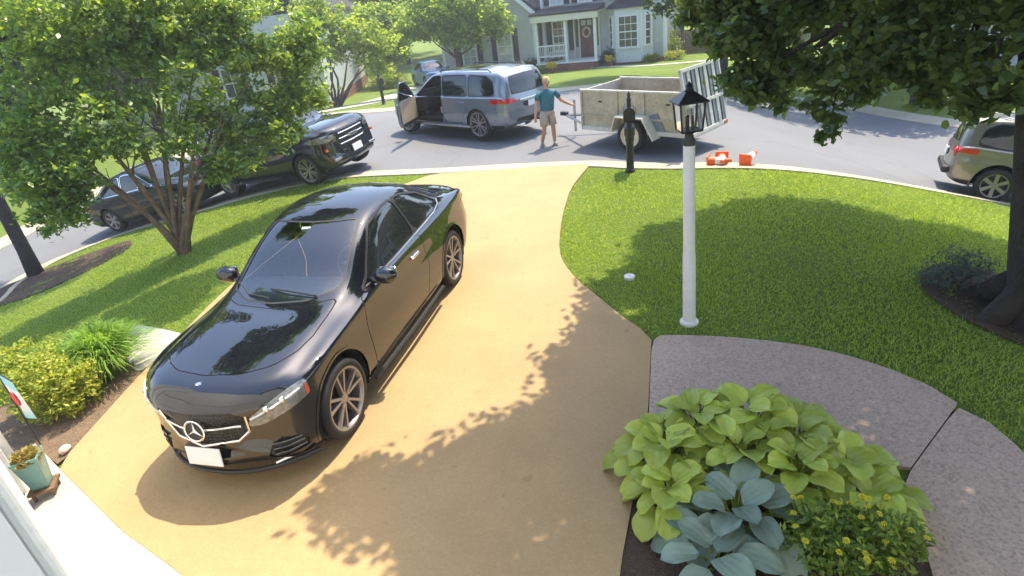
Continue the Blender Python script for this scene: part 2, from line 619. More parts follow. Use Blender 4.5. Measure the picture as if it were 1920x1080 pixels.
def aggregate_mat(name, col, dark, calm=.55, relief=-.3):
    m, nt, out = new_mat(name)
    p = nt.nodes.new('ShaderNodeBsdfPrincipled')
    nt.links.new(p.outputs[0], out.inputs[0])
    co = nt.nodes.new('ShaderNodeNewGeometry').outputs['Position']
    v = nt.nodes.new('ShaderNodeTexVoronoi')
    v.inputs['Scale'].default_value = 62
    nt.links.new(co, v.inputs['Vector'])
    sep = nt.nodes.new('ShaderNodeSeparateColor')
    nt.links.new(v.outputs['Color'], sep.inputs[0])
    pebble = ramp(nt, sep.outputs[0], [(0, dark), (.35, col), (.75, tuple(min(1, x * 1.18) for x in col)), (1, tuple(min(1, x * 1.35 + .03) for x in col))])
    big = ramp(nt, noise(nt, co, 1.1, 6), [(.3, tuple(x * .86 for x in col)), (.7, tuple(min(1, x * 1.1) for x in col))])
    c = mixc(nt, calm, pebble, big)
    st = ramp(nt, noise(nt, co, 3.7, 6, .7), [(.66, (0, 0, 0)), (.82, (.22, .22, .22))])
    c = mixc(nt, st, c, tuple(x * .55 for x in col))
    # worn tracks and old drips, with a shape of their own
    dr = ramp(nt, noise(nt, co, .55, 3, .5), [(.56, (0, 0, 0)), (.75, (.07, .07, .07))])
    c = mixc(nt, dr, c, tuple(x * .62 for x in col))
    sp = ramp(nt, noise(nt, co, 9, 2, .4), [(.72, (0, 0, 0)), (.76, (.35, .35, .35))])
    c = mixc(nt, sp, c, tuple(x * .45 for x in col))
    nt.links.new(c, p.inputs['Base Color'])
    p.inputs['Roughness'].default_value = .82
    nt.links.new(bump(nt, v.outputs['Distance'], relief, .008), p.inputs['Normal'])
    return m

def asphalt_mat():
    m, nt, out = new_mat('asphalt')
    p = nt.nodes.new('ShaderNodeBsdfPrincipled')
    nt.links.new(p.outputs[0], out.inputs[0])
    co = nt.nodes.new('ShaderNodeNewGeometry').outputs['Position']
    base = (.150, .160, .176)
    c = ramp(nt, noise(nt, co, .35, 6, .6), [(.3, tuple(x * .86 for x in base)), (.7, tuple(x * 1.12 for x in base))])
    c = mixc(nt, .3, c, ramp(nt, noise(nt, co, 240, 2), [(.35, (.06, .06, .065)), (.65, (.24, .24, .245))]))
    wob = nt.nodes.new('ShaderNodeVectorMath')
    wob.operation = 'MULTIPLY_ADD'
    nz = nt.nodes.new('ShaderNodeTexNoise')
    nz.inputs['Scale'].default_value = .8
    nt.links.new(co, nz.inputs['Vector'])
    nt.links.new(nz.outputs['Color'], wob.inputs[0])
    wob.inputs[1].default_value = (1.6, 1.6, 0)
    nt.links.new(co, wob.inputs[2])
    v = nt.nodes.new('ShaderNodeTexVoronoi')
    v.feature = 'DISTANCE_TO_EDGE'
    v.inputs['Scale'].default_value = .16
    nt.links.new(wob.outputs[0], v.inputs['Vector'])
    cr = ramp(nt, v.outputs['Distance'], [(.0, (.22, .22, .22)), (.003, (.16, .16, .16)), (.006, (0, 0, 0))])
    c = mixc(nt, cr, c, (.06, .06, .062))
    nt.links.new(c, p.inputs['Base Color'])
    p.inputs['Roughness'].default_value = .9
    nt.links.new(bump(nt, noise(nt, co, 90, 4), .35, .01), p.inputs['Normal'])
    return m
MT['asphalt'] = asphalt_mat()
MT['turf'] = grass_ground_mat()
MT['drive'] = aggregate_mat('sunlit_aggregate', (.362, .248, .118), (.28, .195, .10), .78, -.10)  # gold of full sun put into the aggregate's base colour
MT['walk'] = aggregate_mat('shaded_aggregate', (.40, .305, .245), (.16, .12, .09))  # same aggregate as the drive, greyed to carry the tree's shade

# ------------------------------------------------------------------ ground, street, kerbs
def far_lines(lo, hi, a, b, step):
    mid = list(np.arange(a, b + 1e-6, step))
    out, s, x = [], step, a
    while x > lo:
        s *= 1.35
        x -= s
        out.append(x)
    res = out[::-1] + mid
    s, x = step, b
    while x < hi:
        s *= 1.35
        x += s
        res.append(x)
    return np.array(res)

g = ground_grid(far_lines(-420, 420, -22, 28, .5), far_lines(-60, 700, -6, 56, .5))
_, g = g.clip(sdf(ROAD, g.V[:, 0], g.V[:, 1]))
tag(obj_from(raw_mesh('ground', g.V, g.F, MT['turf'], True), 'ground'), 'green lawn and ground on both sides of the street', None, kind='structure')
tag(drape('street', ROAD, -.06, MT['asphalt'], .5), 'pale grey asphalt street curving past the yard', kind='structure')

def kerb_strip(name, line, side, prof, mat):
    """sweep a small cross-section (offset towards the street, height) along a kerb line"""
    L = np.asarray(line)
    t = np.gradient(L, axis=0)
    t /= np.linalg.norm(t, axis=1)[:, None]
    nrm = np.stack([-t[:, 1], t[:, 0]], 1) * side
    V, F = [], []
    k = len(prof)
    for p, n in zip(L, nrm):
        for o, h in prof:
            q = p + n * o
            V.append((q[0], q[1], Tz(q[0], q[1]) + h))
    for i in range(len(L) - 1):
        for j in range(k - 1):
            a = i * k + j
            F.append((a, a + 1, a + k + 1, a + k) if side < 0 else (a, a + k, a + k + 1, a + 1))
    o = obj_from(raw_mesh(name, V, F, mat, False), name)
    return tag(o, kind='structure')

KP = [(-.03, -.08), (-.03, .03), (.10, .03), (.20, -.01), (.30, -.040), (.62, -.045), (.62, -.10)]
tag(kerb_strip('kerb', KERB_NEAR, 1, KP, MT['kerb']), 'sandy concrete kerb and gutter along the near yards')
tag(kerb_strip('kerb', KERB_FAR, -1, KP, MT['kerb']), 'sandy concrete kerb and gutter on the far side of the street')

tag(drape('driveway', DRIVE, .035, MT['drive'], .25, skirt=.1, cuts=[([(-3.6, 8.4), (-.75, 7.92), (.85, 7.70)], .0045)]), 'golden tan aggregate driveway widening towards the street', kind='structure')
tag(drape('garage_apron', APRON, .030, MT['concrete'], .12, skirt=.1), 'pale cream concrete strip between driveway and garage', kind='structure')
tag(drape('side_path', PATH_L, .030, MT['concrete'], .07, skirt=.1), 'short pale concrete path beside the black car', kind='structure')
tag(drape('driveway', DRIVE2, .02, MT['concrete'], .5), 'pale driveway across the street leading to the blue car', kind='structure')
FARWALK = [(3.2, 43.2), (7.2, 39.6), (9.2, 36.0), (12.5, 35.2), (19, 33.6), (19, 34.5), (12.6, 36.1), (9.8, 36.9), (7.9, 40.3), (3.9, 44.0)]
tag(drape('footpath', FARWALK, .02, MT['concrete'], .5), 'pale footpath in front of the grey house', kind='structure')

wk = bpy.data.objects.new('walkway', None)
COL.objects.link(wk)
tag(wk, 'curving exposed aggregate walkway of separate slabs round the hosta bed', kind='structure')
J = .012
slab1 = np.vstack([WALK_OUT + [0, 0], [(2.6 + .0, 3.03)], [(2.4, 3.45), (1.8, 3.9), (1.3, 3.9), (.88, 3.6), (1.05, 4.11)]])
slab2 = np.vstack([WALK_OUT2, [(2.1, 1.5), (2.28, 2.2), (2.46, 2.63), (2.6, 3.03)]])
def shrink(poly, d):
    c = np.asarray(poly, float)
    t = np.roll(c, -1, 0) - np.roll(c, 1, 0)
    t /= np.maximum(np.linalg.norm(t, axis=1), 1e-6)[:, None]
    n = np.stack([t[:, 1], -t[:, 0]], 1)
    area = .5 * np.sum(c[:, 0] * np.roll(c[:, 1], -1) - np.roll(c[:, 0], -1) * c[:, 1])
    return c - n * d * (1 if area > 0 else -1)
JA, JB = [(1.43, 5.42), (1.05, 4.11), (.85, 3.5)], [(3.75, 3.91), (2.45, 2.92)]
drape('slab', slab1, .035, MT['walk'], .25, wk, skirt=.1, cuts=[(JA, .008), (JB, .008)])
drape('slab', slab2, .033, MT['walk'], .25, wk, skirt=.1, cuts=[(JB, .008)])
drape('joint_filler', [(3.50, 3.76), (3.56, 3.68), (2.63, 2.96), (2.55, 3.06)], .012, MT['gap'], .25, wk)
drape('joint_filler', [(1.37, 5.33), (1.43, 5.31), (1.10, 4.05), (1.0, 4.05)], .012, MT['gap'], .25, wk)
tag(drape('mulch_bed', BED_R, .025, MT['mulch'], .12, jitter=.02), 'dark mulch bed under the hostas', kind='structure')
tag(drape('mulch_bed', BED_L, .03, MT['mulch_pale'], .12, jitter=.025), 'dry brown mulch bed beside the driveway and garage', kind='structure')
tag(drape('mulch_ring', RING_R, .02, MT['mulch'], .15, jitter=.025), 'dark mulch ring round the large tree trunk', kind='structure')
tag(drape('mulch_ring', RING_L, .02, MT['mulch'], .2, jitter=.025), 'dark patch of mulch and tree shade at the street corner', kind='structure')  # its dark colour also stands in for the tree's shade

# ------------------------------------------------------------------ grass blades of the near lawn
def grass_patch():
    n = 760000
    r = RNG.random((n, 2))
    X = -12 + 21.5 * r[:, 0]
    Y = 3.0 + 13.5 * r[:, 1]
    keep = RNG.random(n) < np.clip(7.5 / np.hypot(X, Y), .25, 1) ** 1.2
    X, Y = X[keep], Y[keep]
    ok = (sdf(ROAD, X, Y) > .05) & (Y < 16)
    X, Y = X[ok], Y[ok]
    for poly, m in ((DRIVE, .02), (BED_R, 0), (slab1, .0), (slab2, .0), (BED_L, .02), (PATH_L, .02), (APRON, .02)):
        k = sdf(poly, X, Y) > m
        X, Y = X[k], Y[k]
    for poly in (RING_R, RING_L):
        k = (sdf(poly, X, Y) > .05) | (RNG.random(len(X)) < .16)
        X, Y = X[k], Y[k]
    # keep the far bank of the kerb out
    k = ~((X > 1.4) & (X < 3.7) & (Y < 4.3) & (sdf(WALK_OUT, X, Y) < 0))
    X, Y = X[k], Y[k]
    k = (seg_dist([(3.52, 3.73), (2.6, 3.03)], X, Y, False) > .08) & (seg_dist([(1.41, 5.34), (1.05, 4.11)], X, Y, False) > .07)
    k &= ~((X < -2) & (Y < 5.2) & (X > -5.6) & (Y < 4.4 - (X + 4.9) * .92))
    X, Y = X[k], Y[k]
    n = len(X)
    Z = T(X, Y)
    h = RNG.uniform(.020, .044, n) * (1 + .35 * np.sin(X * 2.1) * np.sin(Y * 1.7))
    w = RNG.uniform(.003, .0065, n) * (1 + .06 * np.hypot(X, Y))
    a = RNG.uniform(0, 2 * PI, n)
    lean = RNG.uniform(0, .05, n)
    b = RNG.uniform(0, 2 * PI, n)
    V = np.empty((n, 3, 3))
    V[:, 0] = np.stack([X - np.cos(a) * w, Y - np.sin(a) * w, Z], 1)
    V[:, 1] = np.stack([X + np.cos(a) * w, Y + np.sin(a) * w, Z], 1)
    V[:, 2] = np.stack([X + np.cos(b) * lean, Y + np.sin(b) * lean, Z + h], 1)
    lm = leaf_mat('grass_blade', (.190, .290, .060), (.270, .380, .085), (.370, .450, .140), trans=.45, gloss=.15)
    nt = lm.node_tree
    pr = next(q for q in nt.nodes if q.type == 'BSDF_PRINCIPLED')
    src = pr.inputs['Base Color'].links[0].from_socket
    pos = nt.nodes.new('ShaderNodeNewGeometry').outputs['Position']
    dry = ramp(nt, noise(nt, pos, 1.3, 5, .65), [(.50, (0, 0, 0)), (.72, (.55, .55, .55))])
    c2 = mixc(nt, dry, src, (.34, .36, .12))
    deep = ramp(nt, noise(nt, pos, .45, 3), [(.35, (.45, .45, .45)), (.55, (0, 0, 0))])
    c2 = mixc(nt, deep, c2, (.12, .235, .045))
    nt.links.new(c2, pr.inputs['Base Color'])
    o = obj_from(quad_mesh('grass', V.reshape(-1, 3), lm, 3), 'grass')
    tag(o, 'short mown grass of the near lawns', 'grass', kind='stuff')
grass_patch()
# ------------------------------------------------------------------ car bodies: rings lofted into a shell, shell clipped into panels
def cubic(xk, Y, xq, mono):
    h = np.diff(xk)
    d = np.diff(Y, axis=0) / h[:, None]
    m = np.empty_like(Y)
    m[0], m[-1] = d[0], d[-1]
    if mono:
        s = d[:-1] * d[1:]
        w1 = (2 * h[1:] + h[:-1])[:, None]
        w2 = (h[1:] + 2 * h[:-1])[:, None]
        with np.errstate(divide='ignore', invalid='ignore'):
            m[1:-1] = np.where(s > 1e-12, (w1 + w2) / (w1 / d[:-1] + w2 / d[1:]), 0)
    else:
        m[1:-1] = (d[:-1] * h[1:, None] + d[1:] * h[:-1, None]) / (h[1:] + h[:-1])[:, None]
    i = np.clip(np.searchsorted(xk, xq, side='right') - 1, 0, len(h) - 1)
    t = ((xq - xk[i]) / h[i])[:, None]
    hh = h[i][:, None]
    return ((2 * t ** 3 - 3 * t ** 2 + 1) * Y[i] + (t ** 3 - 2 * t ** 2 + t) * hh * m[i]
            + (-2 * t ** 3 + 3 * t ** 2) * Y[i + 1] + (t ** 3 - t ** 2) * hh * m[i + 1])

def ring(x, zb, yS, yM, zM, yB, zB, yR, zR, zT, bow=0.):
    P = [(0, zb), (yS - .10, zb), (yS, zb + .07), (yM, zM), (yM * .5 + yB * .5 - .010, zM * .45 + zB * .55), (yB, zB), (yB - .045, zB + .028),
         (yB * .45 + yR * .55 + .012, zB * .45 + zR * .55), (yR, zR), (yR * .6, zT - (zT - zR) * .28), (0, zT)]
    return np.array([(x - bow * (abs(y) / .9) ** 2.2, y, z) for y, z in P])

def shrunk(R, k, zc, x):
    Q = R.copy()
    Q[:, 1] *= k
    Q[:, 2] = zc + (Q[:, 2] - zc) * k
    Q[:, 0] = x - (R[:, 0].max() - R[:, 0]) * k * k
    return Q

def shell_of(rings, du=.07):
    R = np.array(rings)
    S, K, _ = R.shape
    nseg = [1, 2, 3, 3, 3, 3, 4, 4, 4, 5]
    vq = np.concatenate([np.linspace(i, i + 1, n, endpoint=False) for i, n in enumerate(nseg)] + [[K - 1.]])
    G = np.stack([cubic(np.arange(K, dtype=float), R[i], vq, True) for i in range(S)])
    d = np.linalg.norm(np.diff(R, axis=0), axis=2)
    d = d[:, 2:].mean(1)
    t = np.concatenate([[0], np.cumsum(np.maximum(d, .02))])
    tq = np.concatenate([np.linspace(t[i], t[i + 1], max(2, int(math.ceil((t[i + 1] - t[i]) / du))), endpoint=False) for i in range(S - 1)] + [[t[-1]]])
    H = cubic(t, G.reshape(S, -1), tq, False).reshape(len(tq), len(vq), 3)
    H[:, :, 1] = np.maximum(H[:, :, 1], 0)
    H[:, 0, 1] = 0
    H[:, -1, 1] = 0
    dU = np.gradient(H, axis=0)
    dV = np.gradient(H, axis=1)
    N = np.cross(dU, dV)
    N /= np.maximum(np.linalg.norm(N, axis=2), 1e-9)[:, :, None]
    # outward check: mid side must face +y
    if np.mean(N[:, len(vq) // 3, 1]) < 0:
        N = -N
        flip = True
    else:
        flip = False
    N[:, -1, 1] = 0
    N /= np.maximum(np.linalg.norm(N, axis=2), 1e-9)[:, :, None]
    n, m = len(tq), len(vq)
    A = np.tile(vq, n)
    F = [(i * m + j, (i + 1) * m + j, (i + 1) * m + j + 1, i * m + j + 1) for i in range(n - 1) for j in range(m - 1)]
    if flip:
        F = [f[::-1] for f in F]
    cap0 = tuple(range(m))
    cap1 = tuple(range((n - 1) * m + m - 1, (n - 1) * m - 1, -1))
    F += [cap0, cap1]
    return Shell(H.reshape(-1, 3), N.reshape(-1, 3), A, F)

def panel(sh, name, mat, parent, side='both', off=0., thick=0.):
    """one panel of the shell as a mesh; side: 'L', 'R' or 'both' halves welded"""
    if not sh.F:
        return None
    V = sh.V + sh.N * off
    N = sh.N
    Vm, Nm = V * [1, -1, 1], N * [1, -1, 1]
    n = len(V)
    if side == 'L':
        VV, NN, FF = V, N, sh.F
    elif side == 'R':
        VV, NN, FF = Vm, Nm, [f[::-1] for f in sh.F]
    else:
        idx = np.arange(n)
        mid = np.abs(V[:, 1]) < 1e-6
        mp = np.where(mid, idx, idx + n)
        VV, NN = np.vstack([V, Vm]), np.vstack([N, Nm])
        FF = list(sh.F) + [tuple(int(mp[i]) for i in f[::-1]) for f in sh.F]
    s = Shell(VV, NN, np.zeros(len(VV)), FF).compact()
    me = raw_mesh(name, s.V, s.F, mat, True, s.N)
    o = obj_from(me, name, parent)
    if thick:
        md = o.modifiers.new('thickness', 'SOLIDIFY')
        md.thickness = thick
        md.offset = -1
    return o

WHEEL_CACHE = {}
def make_wheel(parent, x, y, r, width, style, left):
    """an Empty wheel with tyre, rim and hub"""
    key = (round(r, 3), round(width, 3), style)
    if key not in WHEEL_CACHE:
        w = width / 2
        rr = r * (.79 if style in ('sport', 'big') else .70)
        ty = B().lathe([(rr * .97, -w * .80), (rr * 1.03, -w * .98), (r * .93, -w), (r * .985, -w * .86), (r, -w * .5), (r, w * .5), (r * .985, w * .86), (r * .93, w), (rr * 1.03, w * .98), (rr * .97, w * .80), (rr * .94, 0)], 40, axis='y', closed=True)
        tyre = ty.mesh('tyre', MT['rubber'], True)
        tyre.set_sharp_from_angle(angle=rad(50))
        rm = B()
        rm.lathe([(rr * .96, w * .70), (rr * 1.0, w * .86), (rr * 1.01, w * .95), (rr * .95, w * .93), (rr * .90, w * .70), (rr * .88, -w * .6)], 40, axis='y')
        hub = rr * .20
        n, pair, sw = {'sport': (5, .17, .017), 'big': (6, .15, .020), 'suv': (6, .13, .024), 'plain': (6, .0, .05), 'steel': (0, 0, 0)}[style]
        for k in range(n):
            for s in ((-1, 1) if pair else (0,)):
                a0 = 2 * PI * k / n + s * pair * .9 + PI / 2
                a1 = 2 * PI * k / n + s * pair * 1.35 + PI / 2
                p0 = Vector((math.cos(a0) * hub * .8, w * .62, math.sin(a0) * hub * .8))
                p1 = Vector((math.cos(a1) * rr * .97, w * .86, math.sin(a1) * rr * .97))
                d = (p1 - p0)
                side = Vector((0, 1, 0)).cross(d).normalized() * sw * r / .33
                up = Vector((0, .022, 0))
                V = [p0 - side * .8 - up * 1.6, p0 + side * .8 - up * 1.6, p0 + side * .55 + up * .6, p0 - side * .55 + up * .6,
                     p1 - side * .9 - up * 1.4, p1 + side * .9 - up * 1.4, p1 + side * .7 + up * .3, p1 - side * .7 + up * .3]
                rm.add(V, [(0, 1, 2, 3), (7, 6, 5, 4), (0, 4, 5, 1), (1, 5, 6, 2), (2, 6, 7, 3), (3, 7, 4, 0)])
        if style == 'steel':
            rm.lathe([(rr * .93, w * .5), (rr * .75, w * .30), (rr * .62, w * .55), (rr * .40, w * .62), (rr * .30, w * .40), (rr * .16, w * .40)], 40, axis='y')
        rm.lathe([(hub, w * .45), (hub, w * .66), (hub * .7, w * .72), (.001, w * .73)], 20, axis='y')
        rim = rm.mesh('rim', MT['alloy'] if style != 'steel' else MT['white_rim'], False)
        bk = B().lathe([(rr * .78, w * .1), (rr * .78, w * .16), (rr * .25, w * .2), (.001, w * .2)], 28, axis='y')
        bk.lathe([(rr * .90, -w * .3), (.001, -w * .3)], 28, axis='y')
        disc = bk.mesh('brake_disc', MT['alloy_dark'])
        WHEEL_CACHE[key] = (tyre, rim, disc)
    tyre, rim, disc = WHEEL_CACHE[key]
    e = sub_empty('wheel', parent, (x, y, r), (0, 0, 0 if left else PI))
    for me, nm in ((tyre, 'tyre'), (rim, 'rim'), (disc, 'brake_disc')):
        obj_from(me, nm, e)
    return e

def arch_liner(parent, x, r, y0, y1, z, name='wheel_well'):
    for s in (1, -1):
        b = B()
        V, F = [], []
        n = 18
        for i in range(n + 1):
            a = -.35 + (PI + .7) * i / n
            for yy in (y0, y1):
                V.append((x + r * math.cos(a), s * yy, z + r * math.sin(a)))
        for i in range(n):
            F.append((2 * i, 2 * i + 1, 2 * i + 3, 2 * i + 2))
        V += [(x, s * y0, z)]
        F += [(2 * i, 2 * i + 2, len(V) - 1) for i in range(n)]
        b.add(V, F)
        b.build(name, MT['gap'], parent)

def car_matrix(x, y, heading, base=2.8):
    """stand a car on the sloping ground"""
    h = Vector((math.cos(heading), math.sin(heading), 0))
    l = Vector((-h.y, h.x, 0))
    def z(dx, dy):
        p = Vector((x, y, 0)) + h * dx + l * dy
        return Tz(p.x, p.y)
    f = (h + Vector((0, 0, (z(base / 2, 0) - z(-base / 2, 0)) / base))).normalized()
    le = (l + Vector((0, 0, (z(0, .8) - z(0, -.8)) / 1.6)))
    up = f.cross(le).normalized()
    le = up.cross(f).normalized()
    zz = (z(base / 2, .8) + z(base / 2, -.8) + z(-base / 2, .8) + z(-base / 2, -.8)) / 4
    return Matrix(((f.x, le.x, up.x, x), (f.y, le.y, up.y, y), (f.z, le.z, up.z, zz), (0, 0, 0, 1)))

def build_car(name, label, mat4, S, scale=(1, 1, 1), group='parked cars'):
    """S: the car's drawing. Returns (root, surface lookup)"""
    root = thing(name, label, S.get('cat', 'car'), mat=mat4, group=group)
    k = np.array(scale)
    sh = shell_of([r * k for r in S['rings']], S.get('du', .07))
    sx, sy, sz = scale
    full = sh
    def XZ(poly):
        return sdf(np.array(poly) * [sx, sz], sh.V[:, 0], sh.V[:, 2])
    def XY(poly):
        return sdf(np.array(poly) * [sx, sy], sh.V[:, 0], sh.V[:, 1])
    def YZ(poly):
        return sdf(np.array(poly) * [sy, sz], sh.V[:, 1], sh.V[:, 2])
    M = S['mats']
    both = lambda nm, part, mat, off=0., thick=0.: [panel(part, nm, mat, root, s, off, thick) for s in ('L', 'R')]
    # wheel arches
    for xa, za, ra in S['arches']:
        f = np.hypot(sh.V[:, 0] - xa * sx, sh.V[:, 2] - za * sz) - ra * sz
        f = np.maximum(f, (.45 * sy - sh.V[:, 1]) * .6)
        cut, sh = sh.clip(f)
        arch_liner(root, xa * sx, ra * sz, .48 * sy, (S['halfw'] - .035) * sy, za * sz)
        # lip
        lip, sh = sh.clip(np.maximum(np.hypot(sh.V[:, 0] - xa * sx, sh.V[:, 2] - za * sz) - (ra + S.get('lip', .022)) * sz, (.5 * sy - sh.V[:, 1])))
        both('arch_trim', lip, M.get('lip', M['paint']), .006)
    # side glass
    vmin, vmax = 5.45, 8.45
    door_parts = {}
    for poly, nm in S['side_glass']:
        f = np.maximum.reduce([XZ(poly), (vmin - sh.A) * .1, (sh.A - vmax) * .1])
        gl, sh = sh.clip(f)
        f = np.maximum.reduce([XZ(poly) - .022, (vmin - .1 - sh.A) * .1, (sh.A - vmax) * .1])
        tr, sh = sh.clip(f)
        if S.get('open_door') == nm:
            door_parts['glass'], door_parts['trim'] = gl, tr
            panel(gl, 'side_window', M['glass_side'], root, 'R', -.006)
            panel(tr, 'window_trim', M['trim'], root, 'R', .002)
        else:
            both('side_window', gl, M['glass_side'], -.006)
            both('window_trim', tr, M['trim'], .002)
    # windscreen and rear window
    gl, sh = sh.clip(np.maximum(XY(S['windscreen']), (7.3 - sh.A) * .1))
    panel(gl, 'windscreen', M['glass'], root, 'both', -.004)
    seal, sh = sh.clip(np.maximum(XY(S['windscreen']) - .022, (7.3 - sh.A) * .1))
    panel(seal, 'windscreen_seal', MT['dark_plastic'], root, 'both', .001)
    if 'rear_plan' in S:
        f = lambda: np.maximum(XY(S['rear_plan']), (7.3 - sh.A) * .1)
    else:
        f = lambda: np.maximum(YZ(S['rear_yz']), sh.V[:, 0] - S['rear_x'] * sx)
    gl, sh = sh.clip(f())
    panel(gl, 'rear_window', M.get('glass_rear', M['glass_side']), root, 'both', -.004)
    seal, sh = sh.clip(f() - .02)
    panel(seal, 'rear_window_seal', MT['dark_plastic'], root, 'both', .001)
    if 'sunroof' in S:
        gl, sh = sh.clip(np.maximum(XY(S['sunroof']), (7.5 - sh.A) * .1))
        panel(gl, 'sunroof', MT['dark_glass'], root, 'both', .001)
    # lamps and front details, drawn in front view
    for nm, poly, xlim, mt, off in S.get('front', []):
        part, sh = sh.clip(np.maximum(YZ(poly), (xlim * sx - sh.V[:, 0])))
        if min(p[0] for p in poly) < .01:
            panel(part, nm, mt, root, 'both', off)
        else:
            both(nm, part, mt, off)
    for nm, poly, xlim, mt, off in S.get('rear', []):
        part, sh = sh.clip(np.maximum(YZ(poly), (sh.V[:, 0] - xlim * sx)))
        if min(p[0] for p in poly) < .01:
            panel(part, nm, mt, root, 'both', off)
        else:
            both(nm, part, mt, off)
    # bonnet
    if 'hood' in S:
        hd, sh = sh.clip(np.maximum(XY(S['hood']) + .005, (6.2 - sh.A) * .1))
        panel(hd, 'hood', M['paint'], root, 'both')
        gap, sh = sh.clip(np.maximum(XY(S['hood']) - .005, (6.2 - sh.A) * .1))
        panel(gap, 'hood_gap', MT['gap'], root, 'both', -.004)
    # doors
    for i, (poly, nm) in enumerate(S['doors']):
        dv = 6.0
        dr, sh = sh.clip(np.maximum(XZ(poly) + .005, (sh.A - dv) * .1))
        gap, sh = sh.clip(np.maximum(XZ(poly) - .005, (sh.A - dv) * .1))
        if S.get('open_door') == nm:
            panel(gap, 'door_gap', MT['gap'], root, 'R', -.004)
            panel(dr, 'door', M['paint'], root, 'R')
            door_parts['door'] = dr
        else:
            both('door_gap', gap, MT['gap'], -.004)
            both('door', dr, M['paint'])
    # lower cladding
    if 'cladding' in S:
        cl, sh = sh.clip(np.maximum(sh.V[:, 2] - S['cladding'] * sz, (1.5 - sh.A) * .1))
        both('sill_cladding', cl, M.get('clad', MT['dark_plastic']), .002)
    panel(sh, 'body', M['paint'], root, 'both')
    ra = S['tyre']
    for xa, _, _ in S['arches']:
        for s in (1, -1):
            make_wheel(root, xa * sx, s * (S['halfw'] - .02 - S['tyre_w'] / 2) * sy, ra, S['tyre_w'], S['wheel'], s > 0)
    # door handles
    for hx, hz in S.get('handles', []):
        for s in (1, -1):
            if S.get('open_door') and s > 0 and hx == S['handles'][0][0]:
                continue
            c = full.V[np.argmin(np.hypot(full.V[:, 0] - hx * sx, full.V[:, 2] - hz * sz) + (full.A > 6) * 5)]
            B().box((hx * sx, s * (c[1] + .012), hz * sz), (.20, .03, .035)).build('door_handle', M.get('handle', M['paint']), root, bev=.012)
    # mirrors
    for s in (1, -1):
        if S.get('open_door') and s > 0:
            continue
        mx, my, mz = S['mirror']
        b = B().ell((mx * sx, s * my * sy, mz * sz), (.085, .125, .085), 14, 10)
        b.box((mx * sx + .01, s * (my - .12) * sy, mz * sz - .05), (.06, .16, .04))
        mo = b.build('mirror', M['paint'], root, smooth=True)
        B().box((mx * sx - .075, s * my * sy, mz * sz), (.02, .17, .11)).build('mirror_glass', MT['chrome'], mo, bev=.006)
    return root, full, door_parts

def surf_x(full, y, z, front=True):
    d = np.hypot(full.V[:, 1] - abs(y), full.V[:, 2] - z)
    m = full.V[:, 0] > 0 if front else full.V[:, 0] < 0
    d = np.where(m, d, 9)
    k = np.argsort(d)[:14]
    s = max(.035, float(d[k[5]]))
    w = np.exp(-(d[k] / s) ** 2) + 1e-9
    return float((full.V[k, 0] * w).sum() / w.sum())

def seat(parent, x, y, z, mat, w=.5):
    b = B()
    b.box((x, y, z + .12), (.52, w, .2))
    b.box((x - .30, y, z + .45), (.16, w, .66), Matrix.Rotation(rad(-14), 3, 'Y'))
    b.box((x - .40, y, z + .86), (.10, w * .52, .2), Matrix.Rotation(rad(-10), 3, 'Y'))
    return b.build('seat', mat, parent, bev=.06, seg=3, smooth=True)

